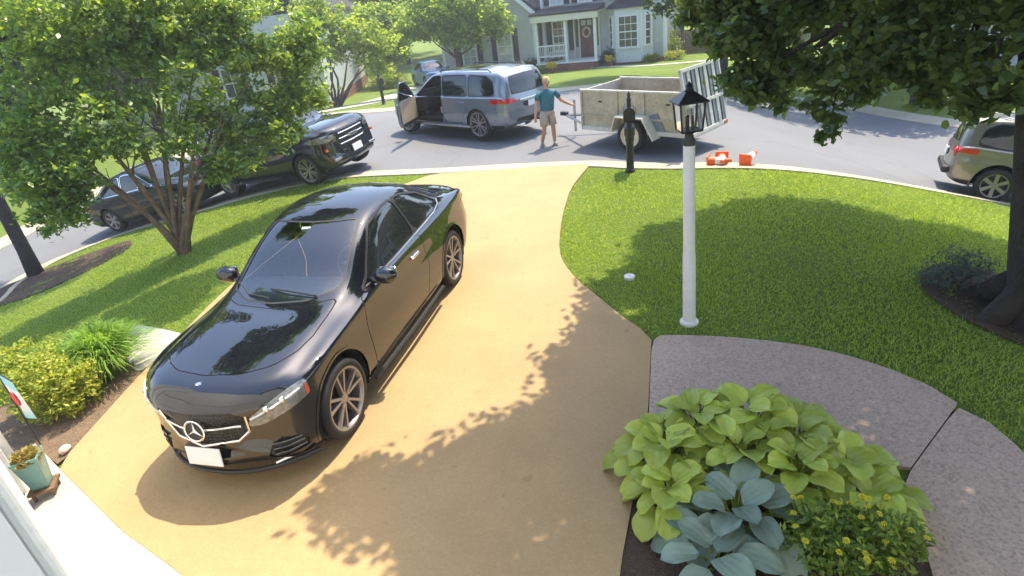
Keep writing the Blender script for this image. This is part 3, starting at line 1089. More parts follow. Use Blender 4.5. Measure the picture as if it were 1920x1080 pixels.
# ---------------------------------------------------------------- drawings
def coupe_drawing():
    R = [ring(2.19, .20, .76, .82, .44, .79, .665, .57, .735, .75, .36), ring(2.10, .16, .81, .87, .46, .84, .72, .61, .795, .815, .33),
         ring(1.80, .16, .85, .895, .48, .88, .765, .62, .845, .868, .17), ring(1.42, .16, .86, .90, .50, .885, .795, .62, .887, .912, .04),
         ring(1.0, .16, .86, .895, .50, .875, .82, .62, .925, .95), ring(.72, .16, .86, .893, .50, .87, .85, .655, .985, 1.045),
         ring(.35, .16, .86, .893, .50, .865, .87, .625, 1.175, 1.235), ring(0, .16, .86, .895, .50, .865, .885, .59, 1.31, 1.365),
         ring(-.4, .16, .86, .895, .50, .868, .895, .57, 1.36, 1.405), ring(-.85, .16, .86, .90, .51, .878, .905, .56, 1.325, 1.385),
         ring(-1.3, .17, .86, .912, .52, .893, .92, .55, 1.205, 1.275), ring(-1.7, .18, .85, .905, .53, .885, .93, .56, 1.045, 1.10),
         ring(-2.0, .20, .84, .88, .54, .86, .925, .60, .965, .985), ring(-2.25, .24, .80, .85, .55, .825, .90, .60, .945, .965, -.15),
         ring(-2.42, .30, .74, .80, .55, .77, .80, .55, .88, .895, -.20)]
    R = [shrunk(R[0], .25, .46, 2.205)] + R + [shrunk(R[-1], .3, .60, -2.47)]
    pnt = paint('black_paint', (.004, .005, .010), 0, .25, 1.8)
    return dict(
        rings=R, halfw=.90, arches=[(1.42, .325, .375), (-1.42, .325, .375)], lip=.02,
        side_glass=[([(.66, .905), (.54, .945), (.07, 1.265), (-.30, 1.315), (-.50, 1.316), (-.565, .955), (.0, .93)], 'front'),
                    ([(-.535, 1.315), (-.75, 1.292), (-1.12, 1.19), (-1.40, 1.015), (-1.30, .985), (-.605, .957)], 'quarter')],
        windscreen=[(1.02, -.3), (1.02, 0), (.97, .35), (.80, .60), (.66, .605), (.35, .565), (.05, .515), (.11, .3), (.14, 0), (.14, -.3)],
        rear_plan=[(-.98, -.3), (-.98, 0), (-.96, .3), (-.93, .46), (-1.60, .50), (-1.68, .3), (-1.70, 0), (-1.70, -.3)],
        hood=[(1.10, -.5), (1.10, 0), (1.05, .4), (.90, .66), (1.4, .69), (1.62, .66), (1.80, .55), (1.92, .34), (1.97, 0), (1.97, -.5)],
        doors=[([(.83, .25), (.86, .55), (.80, .86), (.60, .96), (-.50, .99), (-.60, .90), (-.66, .60), (-.50, .25)], 'front')],
        front=[('turn_signal', [(.835, .64), (.835, .79), (.95, .80), (.95, .65)], 1.80, MT['amber_lens'], .004),
               ('headlight', [(.42, .535), (.46, .615), (.60, .69), (.75, .745), (.92, .775), (.92, .68), (.80, .62), (.60, .55), (.49, .52)], 1.80, MT['lamp_lens'], .003),
               ('grille', [(-.1, .70), (.37, .695), (.44, .64), (.41, .49), (.31, .425), (-.1, .415)], 1.6, MT['coupe_grille'], -.012),
               ('lower_grille', [(-.1, .20), (.40, .205), (.37, .30), (-.1, .325)], 1.6, MT['coupe_grille'], -.014),
               ('air_intake', [(.50, .225), (.78, .255), (.80, .36), (.62, .40), (.53, .33)], 1.5, MT['coupe_grille'], -.012)],
        rear=[('taillight', [(.45, .74), (.86, .76), (.86, .84), (.45, .84)], -1.9, MT['red_lens'], .004)],
        handles=[(-.36, .79)], mirror=(.50, .985, .965), tyre=.362, tyre_w=.225, wheel='sport',
        mats=dict(paint=pnt, glass=MT['glass'], glass_side=MT['dark_glass'], glass_rear=MT['dark_glass'], trim=MT['dark_plastic'], handle=MT['chrome']))

def suv_drawing(kind='suv'):
    R = [ring(2.42, .34, .84, .91, .62, .89, .88, .6, .985, 1.0, .30), ring(2.27, .27, .90, .965, .66, .945, .97, .65, 1.06, 1.085, .24),
         ring(1.95, .25, .93, .98, .70, .965, 1.03, .70, 1.12, 1.15, .09), ring(1.57, .25, .93, .98, .70, .97, 1.055, .72, 1.155, 1.185, .02),
         ring(1.2, .25, .93, .975, .70, .965, 1.075, .76, 1.19, 1.235), ring(.95, .25, .93, .975, .70, .96, 1.085, .80, 1.27, 1.345),
         ring(.55, .25, .93, .975, .70, .96, 1.095, .775, 1.52, 1.585), ring(.2, .25, .93, .975, .70, .96, 1.10, .745, 1.70, 1.755),
         ring(-.3, .25, .93, .975, .70, .96, 1.105, .73, 1.765, 1.815), ring(-1.2, .25, .93, .98, .70, .965, 1.11, .72, 1.765, 1.82),
         ring(-2.0, .27, .92, .98, .71, .96, 1.12, .71, 1.735, 1.79), ring(-2.42, .30, .89, .95, .72, .935, 1.12, .695, 1.67, 1.735, -.06),
         ring(-2.56, .34, .86, .92, .72, .905, 1.10, .67, 1.54, 1.60, -.09), ring(-2.70, .42, .80, .86, .72, .85, .99, .60, 1.10, 1.12, -.12)]
    if kind == 'truck':
        for i, dz in ((0, .15), (1, .15), (2, .14), (3, .13), (4, .10), (5, .06)):
            R[i][5:, 2] += dz
            R[i][4, 2] += dz * .5
        R[0][:, 0] += .10 * (np.abs(R[0][:, 1]) / .9) ** 2
        R[1][:, 0] += .08 * (np.abs(R[1][:, 1]) / .9) ** 2
        R[6][8:, 2] += .09
        R[7][8:, 2] += .03
    R = [shrunk(R[0], .3, .66, 2.455)] + R + [shrunk(R[-1], .3, .75, -2.73)]
    return dict(
        cat='suv', rings=R, halfw=.98, arches=[(1.57, .39, .46), (-1.57, .39, .46)], lip=.03, du=.09,
        side_glass=[([(.92, 1.145), (.83, 1.215), (.42, 1.52), (.20, 1.655), (-.13, 1.675), (-.16, 1.16)], 'front'),
                    ([(-.24, 1.16), (-.21, 1.68), (-1.16, 1.69), (-1.20, 1.17)], 'back'),
                    ([(-1.28, 1.175), (-1.25, 1.69), (-1.9, 1.66), (-2.15, 1.52), (-2.22, 1.22), (-2.1, 1.19)], 'quarter')],
        windscreen=[(1.22, -.3), (1.22, 0), (1.17, .4), (1.02, .72), (.90, .755), (.55, .715), (.24, .66), (.30, .3), (.33, 0), (.33, -.3)],
        rear_yz=[(-.1, 1.20), (.64, 1.21), (.60, 1.52), (.55, 1.62), (-.1, 1.64)], rear_x=-2.3,
        hood=[(1.32, -.5), (1.32, 0), (1.25, .5), (1.12, .78), (1.7, .80), (2.1, .74), (2.27, .5), (2.33, 0), (2.33, -.5)],
        doors=[([(1.02, .42), (1.05, .8), (.97, 1.09), (-.18, 1.15), (-.20, .42)], 'front'),
               ([(-.22, .42), (-.20, 1.15), (-1.24, 1.165), (-1.26, .95), (-1.02, .62), (-.98, .42)], 'back')],
        front=[('headlight', [(.56, .86), (.60, .97), (.80, 1.0), (.96, 1.02), (.96, .92), (.86, .84), (.66, .82)], 1.8, MT['lamp_lens'], .004),
               ('grille', [(-.1, .96), (.46, .95), (.52, .86), (.44, .64), (-.1, .60)], 1.9, MT['coupe_grille'], -.01),
               ('lower_grille', [(-.1, .38), (.60, .39), (.56, .52), (-.1, .53)], 1.9, MT['coupe_grille'], -.012)],
        rear=[('taillight', [(.52, .98), (.98, .985), (.98, 1.10), (.52, 1.09)], -2.12, MT['red_lens'], .006),
              ('plate_recess', [(-.1, .82), (.34, .82), (.34, .96), (-.1, .96)], -2.3, MT['dark_plastic'], -.004),
              ('rear_bumper_insert', [(-.1, .40), (.62, .42), (.60, .56), (-.1, .56)], -2.3, MT['dark_plastic'], .002)],
        handles=[(-.02, .98), (-1.06, 1.0)], mirror=(.80, 1.09, 1.20), tyre=.385, tyre_w=.27, wheel='big', cladding=.40)

def sedan_drawing():
    R = [ring(2.30, .24, .78, .84, .46, .82, .64, .5, .71, .73, .28), ring(2.17, .19, .84, .885, .48, .865, .70, .56, .78, .80, .24),
         ring(1.9, .18, .86, .90, .50, .885, .77, .6, .86, .885, .10), ring(1.42, .18, .87, .905, .52, .89, .83, .62, .93, .955, .02),
         ring(1.05, .18, .87, .90, .52, .885, .865, .64, .97, 1.0), ring(.80, .18, .87, .90, .52, .88, .885, .68, 1.03, 1.09),
         ring(.4, .18, .87, .90, .52, .88, .90, .64, 1.23, 1.29), ring(.05, .18, .87, .90, .52, .88, .91, .61, 1.36, 1.42),
         ring(-.4, .18, .87, .90, .52, .88, .92, .60, 1.41, 1.455), ring(-.9, .18, .87, .905, .52, .885, .93, .595, 1.38, 1.44),
         ring(-1.35, .19, .87, .91, .53, .893, .945, .59, 1.25, 1.31), ring(-1.75, .20, .86, .905, .54, .885, .95, .60, 1.08, 1.125),
         ring(-2.05, .22, .85, .885, .55, .865, .95, .62, 1.0, 1.02), ring(-2.35, .27, .81, .85, .56, .83, .92, .6, .97, .985, -.12),
         ring(-2.50, .34, .75, .80, .56, .77, .82, .55, .90, .91, -.18)]
    R = [shrunk(R[0], .25, .48, 2.335)] + R + [shrunk(R[-1], .3, .62, -2.54)]
    return dict(
        cat='car', rings=R, halfw=.905, arches=[(1.42, .34, .39), (-1.42, .34, .39)], lip=.02, du=.10,
        side_glass=[([(.74, .945), (.62, .99), (.12, 1.31), (-.22, 1.355), (-.42, 1.356), (-.46, .965)], 'front'),
                    ([(-.50, 1.355), (-.75, 1.34), (-1.12, 1.23), (-1.30, 1.07), (-1.30, .99), (-.53, .967)], 'back')],
        windscreen=[(1.08, -.3), (1.08, 0), (1.03, .35), (.86, .62), (.72, .63), (.40, .59), (.10, .54), (.16, .3), (.19, 0), (.19, -.3)],
        rear_plan=[(-1.02, -.3), (-1.02, 0), (-1.0, .3), (-.97, .50), (-1.65, .53), (-1.74, .3), (-1.76, 0), (-1.76, -.3)],
        hood=[(1.16, -.5), (1.16, 0), (1.1, .4), (.96, .67), (1.5, .70), (1.98, .66), (2.15, .45), (2.22, 0), (2.22, -.5)],
        doors=[([(.88, .27), (.90, .6), (.84, .90), (-.46, .955), (-.48, .27)], 'front'), ([(-.50, .27), (-.48, .955), (-1.26, .97), (-1.30, .80), (-1.05, .45), (-1.02, .27)], 'back')],
        front=[('headlight', [(.50, .60), (.54, .70), (.74, .76), (.90, .78), (.90, .68), (.70, .60)], 1.6, MT['lamp_lens'], .003),
               ('grille', [(-.1, .66), (.38, .66), (.40, .56), (.32, .46), (-.1, .45)], 1.7, MT['coupe_grille'], -.01),
               ('lower_grille', [(-.1, .26), (.50, .27), (.46, .37), (-.1, .38)], 1.7, MT['coupe_grille'], -.012)],
        rear=[('taillight', [(.50, .74), (.90, .75), (.90, .89), (.50, .88)], -1.95, MT['red_lens'], .004)],
        handles=[(-.30, .82), (-1.12, .84)], mirror=(.60, .99, .98), tyre=.335, tyre_w=.22, wheel='plain')

def mesh_grille_mat():
    m, nt, out = new_mat('mesh_grille')
    p = nt.nodes.new('ShaderNodeBsdfPrincipled')
    nt.links.new(p.outputs[0], out.inputs[0])
    co = nt.nodes.new('ShaderNodeTexCoord').outputs['Object']
    v = nt.nodes.new('ShaderNodeTexVoronoi')
    v.inputs['Scale'].default_value = 34
    v.inputs['Randomness'].default_value = 0
    nt.links.new(co, v.inputs['Vector'])
    c = ramp(nt, v.outputs['Distance'], [(.15, (.05, .05, .05)), (.4, (.008, .008, .008))])
    nt.links.new(c, p.inputs['Base Color'])
    p.inputs['Roughness'].default_value = .4
    nt.links.new(bump(nt, v.outputs['Distance'], .8, .02), p.inputs['Normal'])
    return m
MT['coupe_grille'] = mesh_grille_mat()
MT['trim_silver'] = pmat('window_trim_silver', (.5, .5, .5), .25, metal=.9, var=.05)
MT['white_rim'] = pmat('cream_steel_rim', (.62, .58, .46), .45, var=.15, vscale=12)

# ---------------------------------------------------------------- black coupe on the driveway
def coupe():
    sc = (1.05, .93, 1.15)
    D = coupe_drawing()
    M4 = car_matrix(-1.925, 6.05, rad(-107.0))
    M4[2][3] += .036
    root, full, _ = build_car('coupe', 'glossy black two-door coupe parked on the golden driveway', M4, D, sc, None)
    sx, sy, sz = sc
    # chrome grille bar either side of the emblem
    for s in (1, -1):
        pts = [(surf_x(full, y, .56 * sz) + .012, s * y, .56 * sz) for y in (.095, .16, .24, .32, .36)]
        B().tube(pts, [.013] * 5, 6).build('grille_bar', MT['chrome'], root)
        # inlet fins and splitter edge
        for zz in (.27, .315, .355):
            pts = [(surf_x(full, y * sy, zz * sz) + .010, s * y * sy, zz * sz) for y in (.56, .66, .76)]
            B().tube(pts, [.011] * 3, 5).build('intake_fin', D['mats']['paint'], root)
        pts = [(surf_x(full, y * sy, (.585 + (y - .42) * .33) * sz) + .008, s * y * sy, (.585 + (y - .42) * .33) * sz) for y in (.47, .56, .66, .76, .81)]
        B().tube(pts, [.010] * 5, 5).build('light_strip', MT['plate'], root)
        for yy, rr in ((.60, .032), (.71, .030)):
            zz = (.60 + (yy - .42) * .30) * sz
            B().lathe([(rr, -.012), (rr * 1.1, .0), (rr * .8, .012), (.001, .016)], 14, (surf_x(full, yy * sy, zz) + .002, s * yy * sy, zz), 'x').build('lamp_projector', MT['chrome'], root, smooth=True)
        pts = [(surf_x(full, y * sy, .185 * sz) + .02, s * y * sy, .185 * sz) for y in (.52, .62, .72)]
        B().tube(pts, [.016, .018, .012], 6).build('splitter_trim', MT['chrome'], root)
    pts = [(2.20 * sx - .40 * (abs(y) / .80) ** 2.4, y, .165 * sz) for y in np.linspace(-.76, .76, 21)]
    B().tube(pts, [.020] * 21, 6).build('front_lip', MT['dark_plastic'], root)
    # frame of the grille
    pts = []
    for y, z in [(-.44, .64), (-.41, .49), (-.31, .425), (0, .41), (.31, .425), (.41, .49), (.44, .64)]:
        pts.append((surf_x(full, y, z * sz) + .006, y * sy, z * sz))
    B().tube(pts, [.014] * 7, 6).build('grille_frame', MT['chrome'], root)
    # emblem: ring with a three-pointed star
    ex = surf_x(full, 0, .56 * sz) + .03
    em = B()
    em.lathe([(.098, -.012), (.098, .008), (.088, .014), (.080, .008), (.080, -.012)], 28, (0, 0, 0), 'x', closed=True)
    for k in range(3):
        a = PI / 2 + k * 2 * PI / 3
        tip = (0.008, .085 * math.cos(a), .085 * math.sin(a))
        l = (0.004, .016 * math.cos(a + PI / 3), .016 * math.sin(a + PI / 3))
        r = (0.004, .016 * math.cos(a - PI / 3), .016 * math.sin(a - PI / 3))
        em.add([tip, l, (0.018, 0, 0), r, (-.006, 0, 0)], [(0, 1, 2), (0, 2, 3), (0, 4, 1), (0, 3, 4)])
    eo = em.build('emblem', MT['chrome'], root, loc=(ex, 0, .56 * sz), rot=(0, rad(-8), 0))
    B().lathe([(.001, 0), (.082, 0), (.082, -.02)], 24, axis='x').build('emblem_disc', MT['dark_plastic'], eo)
    hb = surf_x(full, 0, .70 * sz)
    B().lathe([(.001, .012), (.022, .008), (.03, 0)], 14, (2.04 * sx, 0, .828 * sz)).build('hood_badge', MT['chrome'], root)
    # number plate, off a small bracket
    px = surf_x(full, 0, .36 * sz) + .035
    b = B().box((px, 0, .345 * sz), (.012, .33, .165), Matrix.Rotation(rad(-8), 3, 'Y'))
    b.build('licence_plate', MT['plate'], root, bev=.004)
    # cabin
    B().box((-.35, 0, .42 * sz), (2.3, 1.3, .06)).build('cabin_floor', MT['cloth_dark'], root)
    B().prism([(.98, .86 * sz), (.62, .93 * sz), (.40, .90 * sz), (.34, .70 * sz), (.60, .45 * sz), (1.0, .45 * sz)], -.66, .66).build('dashboard', MT['dash'], root, bev=.03, smooth=True)
    for yy in (.36, -.36):
        seat(root, -.38, yy, .40, MT['seat_red'])
    B().box((-1.28, 0, .66), (.2, 1.1, .6), Matrix.Rotation(rad(-18), 3, 'Y')).build('rear_seat', MT['cloth_dark'], root, bev=.05)
    rot = Matrix.Rotation(rad(-24), 3, 'Y')
    sw = B()
    pts = [Vector((.16, .37, .93 * sz)) + rot @ Vector((0, .18 * math.cos(a), .18 * math.sin(a))) for a in np.linspace(0, 2 * PI, 25)]
    sw.tube(pts, .016, 8)
    for a in (0, PI, -PI / 2):
        sw.tube([Vector((.17, .37, .93 * sz)), Vector((.16, .37, .93 * sz)) + rot @ Vector((0, .17 * math.cos(a), .17 * math.sin(a)))], [.03, .016], 6)
    sw.build('steering_wheel', MT['wheel_grey'], root, smooth=True)
    # paper slips behind the glass and the wiper on it
    B().box((.205 * sx, -.04, 1.285 * sz), (.05, .10, .012), Matrix.Rotation(rad(40), 3, 'Y')).build('toll_tag', MT['plate'], root)
    B().box((.80 * sx, .50 * sy, .955 * sz), (.08, .10, .004), Matrix.Rotation(rad(20), 3, 'Y')).build('yellow_sticker', MT['sticker_yellow'], root)
    # wipers, laid on the glass
    for pts in ([(.93, .45), (.90, .10), (.86, -.12)], [(.98, -.05), (.92, -.35), (.80, -.52)]):
        P3 = []
        for x, y in pts:
            i = np.argmin(np.hypot(full.V[:, 0] - x * sx, full.V[:, 1] - abs(y) * sy) + (full.A < 7.5) * 9)
            P3.append((x * sx, y * sy, full.V[i, 2] + .02))
        B().tube(P3, [.010, .008, .006], 5).build('wiper', MT['dark_plastic'], root)
    # bright strip along the foot of the side windows
    for s in (1, -1):
        P3 = []
        for x, z in ((.62, .912), (.3, .915), (0, .92), (-.4, .935), (-.8, .952), (-1.15, .972), (-1.36, .995), (-1.42, 1.03)):
            dd = np.hypot(full.V[:, 0] - x * sx, full.V[:, 2] - z * sz) + ((full.A < 5) | (full.A > 7.2)) * 9
            i = np.argsort(dd)[:3]
            w = 1 / (dd[i] + 1e-4)
            P3.append((x * sx, s * (float((full.V[i, 1] * w).sum() / w.sum()) + .006), z * sz))
        B().tube(P3, [.009] * len(P3), 6).build('window_strip', MT['trim_silver'], root)
    # side skirt
    for s in (1, -1):
        B().tube([(.98, s * .885 * sy, .185 * sz), (0, s * .905 * sy, .185 * sz), (-.95, s * .895 * sy, .19 * sz)], [.02, .022, .02], 6).build('side_skirt', MT['dark_plastic'], root)
    return root
MT['dash'] = pmat('dashboard_grey', (.34, .36, .36), .6, var=.1)
MT['seat_red'] = pmat('dark_red_leather', (.08, .022, .018), .5, var=.2)
MT['wheel_grey'] = pmat('wheel_grey', (.30, .31, .32), .4, var=.1)
MT['sticker_yellow'] = pmat('sticker_yellow', (.70, .65, .12), .5, var=.05)
coupe()

# ---------------------------------------------------------------- grey SUV in the street with its driver's door open
def grey_suv():
    D = suv_drawing()
    D['mats'] = dict(paint=paint('grey_metallic', (.19, .22, .26), .5, .3), glass=MT['glass'], glass_side=MT['dark_glass'], trim=MT['dark_plastic'], lip=None)
    D['mats']['lip'] = D['mats']['paint']
    D['open_door'] = 'front'
    D['sunroof'] = [(-.1, -.5), (-.1, .45), (-1.3, .45), (-1.3, -.5)]
    hd = rad(134.0)
    sc = (.97, .95, .93)
    # rear-left wheel stands at (-0.27, 15.82)
    lx, ly = -1.57 * sc[0], .86 * sc[1]
    cx = -.27 - (math.cos(hd) * lx - math.sin(hd) * ly)
    cy = 15.82 - (math.sin(hd) * lx + math.cos(hd) * ly)
    root, full, dp = build_car('parked_suv', 'grey metallic SUV stopped in the street with its front door open', car_matrix(cx, cy, hd, 3.1), D, sc, None)
    # open door, hung on the front edge
    hinge = Vector((1.03 * sc[0], .955 * sc[1], 0))
    R = Matrix.Translation(hinge) @ Matrix.Rotation(rad(-62), 4, 'Z') @ Matrix.Translation(-hinge)
    d = panel(dp['door'], 'door', D['mats']['paint'], root, 'L', 0, .07)
    g = panel(dp['glass'], 'door_window', MT['glass'], d, 'L', -.006)
    t = panel(dp['trim'], 'door_frame', D['mats']['paint'], d, 'L', .0, .03)
    lin = B().box((.40 * sc[0], .87 * sc[1], .78), (1.05, .03, .56)).build('door_lining', MT['cloth_tan'], d, bev=.01)
    mb = B().ell((.80, 1.07, 1.20), (.085, .125, .085), 14, 10).build('mirror', D['mats']['paint'], d, smooth=True)
    B().box((.45, .985, .98), (.2, .03, .035)).build('door_handle', MT['chrome'], d, bev=.01)
    d.matrix_local = R
    # cabin seen through the opening
    B().box((-.35, 0, .46), (2.6, 1.6, .06)).build('cabin_floor', MT['cloth_dark'], root)
    B().prism([(1.15, 1.06), (.80, 1.16), (.60, 1.08), (.66, .70), (1.1, .55)], -.78, .78).build('dashboard', MT['cloth_dark'], root, bev=.03)
    for yy in (.40, -.40):
        seat(root, -.02, yy, .52, MT['cloth_tan'])
    B().box((-1.0, 0, .95), (.2, 1.4, .9), Matrix.Rotation(rad(-15), 3, 'Y')).build('rear_seat', MT['cloth_tan'], root, bev=.06)
    rot = Matrix.Rotation(rad(-30), 3, 'Y')
    B().tube([Vector((.52, .40, 1.08)) + rot @ Vector((0, .19 * math.cos(a), .19 * math.sin(a))) for a in np.linspace(0, 2 * PI, 21)], .016, 7).build('steering_wheel', MT['dark_plastic'], root, smooth=True)
    for s in (1, -1):
        B().tube([(.0, s * .63, 1.63), (-.08, s * .64, 1.70), (-1.85, s * .63, 1.69), (-1.95, s * .62, 1.61)], .016, 6).build('roof_rail', MT['black_metal'], root)
        B().box((-.3, s * .95, .33), (2.0, .14, .05)).build('running_board', MT['steel'], root, bev=.015)
        B().box((-2.66, s * .50, .36), (.12, .20, .06)).build('exhaust_tip', MT['chrome'], root, bev=.015)
    B().box((surf_x(full, 0, .82, False) - .012, 0, .82), (.02, .32, .13)).build('licence_plate', MT['plate'], root)
    B().box((surf_x(full, .2, .95, False) - .01, 0, .95), (.04, .9, .035)).build('tailgate_strip', MT['chrome'], root, bev=.01)
    B().tube([(-2.6, 0, .42), (-2.86, 0, .42)], .035, 8).build('tow_hitch', MT['black_metal'], root)
grey_suv()

# ---------------------------------------------------------------- black SUV at the near kerb
def black_suv():
    D = suv_drawing('truck')
    D['front'] = [('headlight', [(.52, .96), (.55, 1.06), (.80, 1.08), (.98, 1.09), (.98, .98), (.86, .93), (.66, .92)], 1.8, MT['lamp_lens'], .004),
                  ('grille', [(-.1, 1.08), (.48, 1.07), (.50, .96), (.46, .66), (-.1, .62)], 1.9, MT['coupe_grille'], -.01),
                  ('lower_grille', [(-.1, .38), (.60, .39), (.56, .52), (-.1, .53)], 1.9, MT['coupe_grille'], -.012)]
    D['mats'] = dict(paint=paint('dark_blue_black', (.010, .014, .022), .0, .28, 1.7), glass=MT['dark_glass'], glass_side=MT['dark_glass'], trim=MT['chrome'], clad=MT['dark_plastic'])
    D['wheel'] = 'suv'
    a = Vector((-6.89, 15.24))
    b = Vector((-4.13, 13.62))
    hd = math.atan2(b.y - a.y, b.x - a.x)
    mid = (a + b) / 2
    left = Vector((-math.sin(hd), math.cos(hd)))
    c = mid + left * .86
    root, full, _ = build_car('parked_suv', 'black SUV parked at the near kerb behind the crape myrtle', car_matrix(c.x, c.y, hd, 3.1), D, (.95, .95, .96), None)
    for s in (1, -1):
        B().tube([(.0, s * .63, 1.68), (-.08, s * .64, 1.75), (-1.85, s * .63, 1.74), (-1.95, s * .62, 1.66)], .016, 6).build('roof_rail', MT['black_metal'], root)
        for zz in (.74, .86, .98):
            pts = [(surf_x(full, y, zz) + .012, s * y, zz) for y in (0, .2, .4)]
            B().tube(pts, [.012] * 3, 5).build('grille_bar', MT['chrome'], root)
        B().box((surf_x(full, .72, .74) + .01, s * .80, .73), (.05, .06, .05)).build('side_marker', MT['amber_lens'], root)
        B().box((surf_x(full, .6, .45) + .01, s * .62, .47), (.06, .22, .05)).build('bumper_trim', MT['steel'], root, bev=.01)
        B().box((-.3, s * .97, .33), (2.0, .14, .05)).build('running_board', MT['dark_plastic'], root, bev=.015)
    B().box((surf_x(full, 0, .56) + .03, 0, .56), (.02, .31, .15)).build('licence_plate', MT['plate'], root)
    B().box((surf_x(full, 0, .86) + .03, 0, .86), (.02, .30, .07)).build('grille_badge', MT['chrome'], root, bev=.01)
black_suv()

# ---------------------------------------------------------------- dark green sedan further left
def green_sedan():
    D = sedan_drawing()
    D['mats'] = dict(paint=paint('dark_green_paint', (.010, .018, .014), .0, .3, 1.4), glass=MT['dark_glass'], glass_side=MT['dark_glass'], trim=MT['chrome'])
    D['wheel'] = 'plain'
    hd = rad(-22)
    wx, wy = -10.75, 16.35            # rear wheel on the kerb side
    lx, ly = -1.42, -.80
    c = (wx - (math.cos(hd) * lx - math.sin(hd) * ly), wy - (math.sin(hd) * lx + math.cos(hd) * ly))
    build_car('parked_sedan', 'dark green sedan parked behind the crape myrtle trunks', car_matrix(c[0], c[1], hd), D, (1, 1, 1.0), None)
green_sedan()

def blue_car():
    D = sedan_drawing()
    D['mats'] = dict(paint=paint('bright_blue_paint', (.04, .20, .45), .2, .3), glass=MT['dark_glass'], glass_side=MT['dark_glass'], trim=MT['dark_plastic'])
    x, y = -3.55, 42.4
    root, full, _ = build_car('parked_car', 'blue car parked on the driveway across the street', car_matrix(x, y, rad(-70)), D, (1, 1.02, 1.08), None)
    B().box((surf_x(full, 0, .45) + .02, 0, .45), (.02, .31, .14)).build('licence_plate', MT['plate'], root)
blue_car()

# ---------------------------------------------------------------- silver SUV at the right
def silver_suv():
    D = suv_drawing()
    D['mats'] = dict(paint=paint('silver_paint', (.20, .19, .155), .5, .32), glass=MT['dark_glass'], glass_side=MT['dark_glass'], trim=MT['dark_plastic'], clad=MT['dark_plastic'])
    D['wheel'] = 'plain'
    D['tyre'] = .33
    hd = rad(-34)
    sc = (.76, .80, .88)
    wx, wy = 9.72, 10.98               # rear wheel on the kerb side
    lx, ly = -1.57 * sc[0], -.84 * sc[1]
    c = (wx - (math.cos(hd) * lx - math.sin(hd) * ly), wy - (math.sin(hd) * lx + math.cos(hd) * ly))
    M4 = car_matrix(c[0], c[1], hd, 2.5)
    M4[2][3] -= .04
    root, full, _ = build_car('parked_suv', 'silver compact SUV parked at the kerb behind the large tree trunk', M4, D, sc, None)
    for s in (1, -1):
        B().tube([(.0, s * .53, 1.55), (-.05, s * .54, 1.60), (-1.35, s * .53, 1.59), (-1.45, s * .52, 1.53)], .016, 6).build('roof_rail', MT['steel'], root)
        B().ell((surf_x(full, .60, .86, False) + .01, s * .60, .86), (.05, .09, .10), 12, 8).build('lamp_cluster', MT['red_lens'], root, smooth=True)
    B().box((surf_x(full, 0, .78, False) - .012, 0, .78), (.02, .31, .14)).build('licence_plate', MT['plate'], root)
    B().box((surf_x(full, .3, .48, False) + .0, 0, .48), (.14, 1.25, .14)).build('rear_bumper', MT['dark_plastic'], root, bev=.04)
silver_suv()
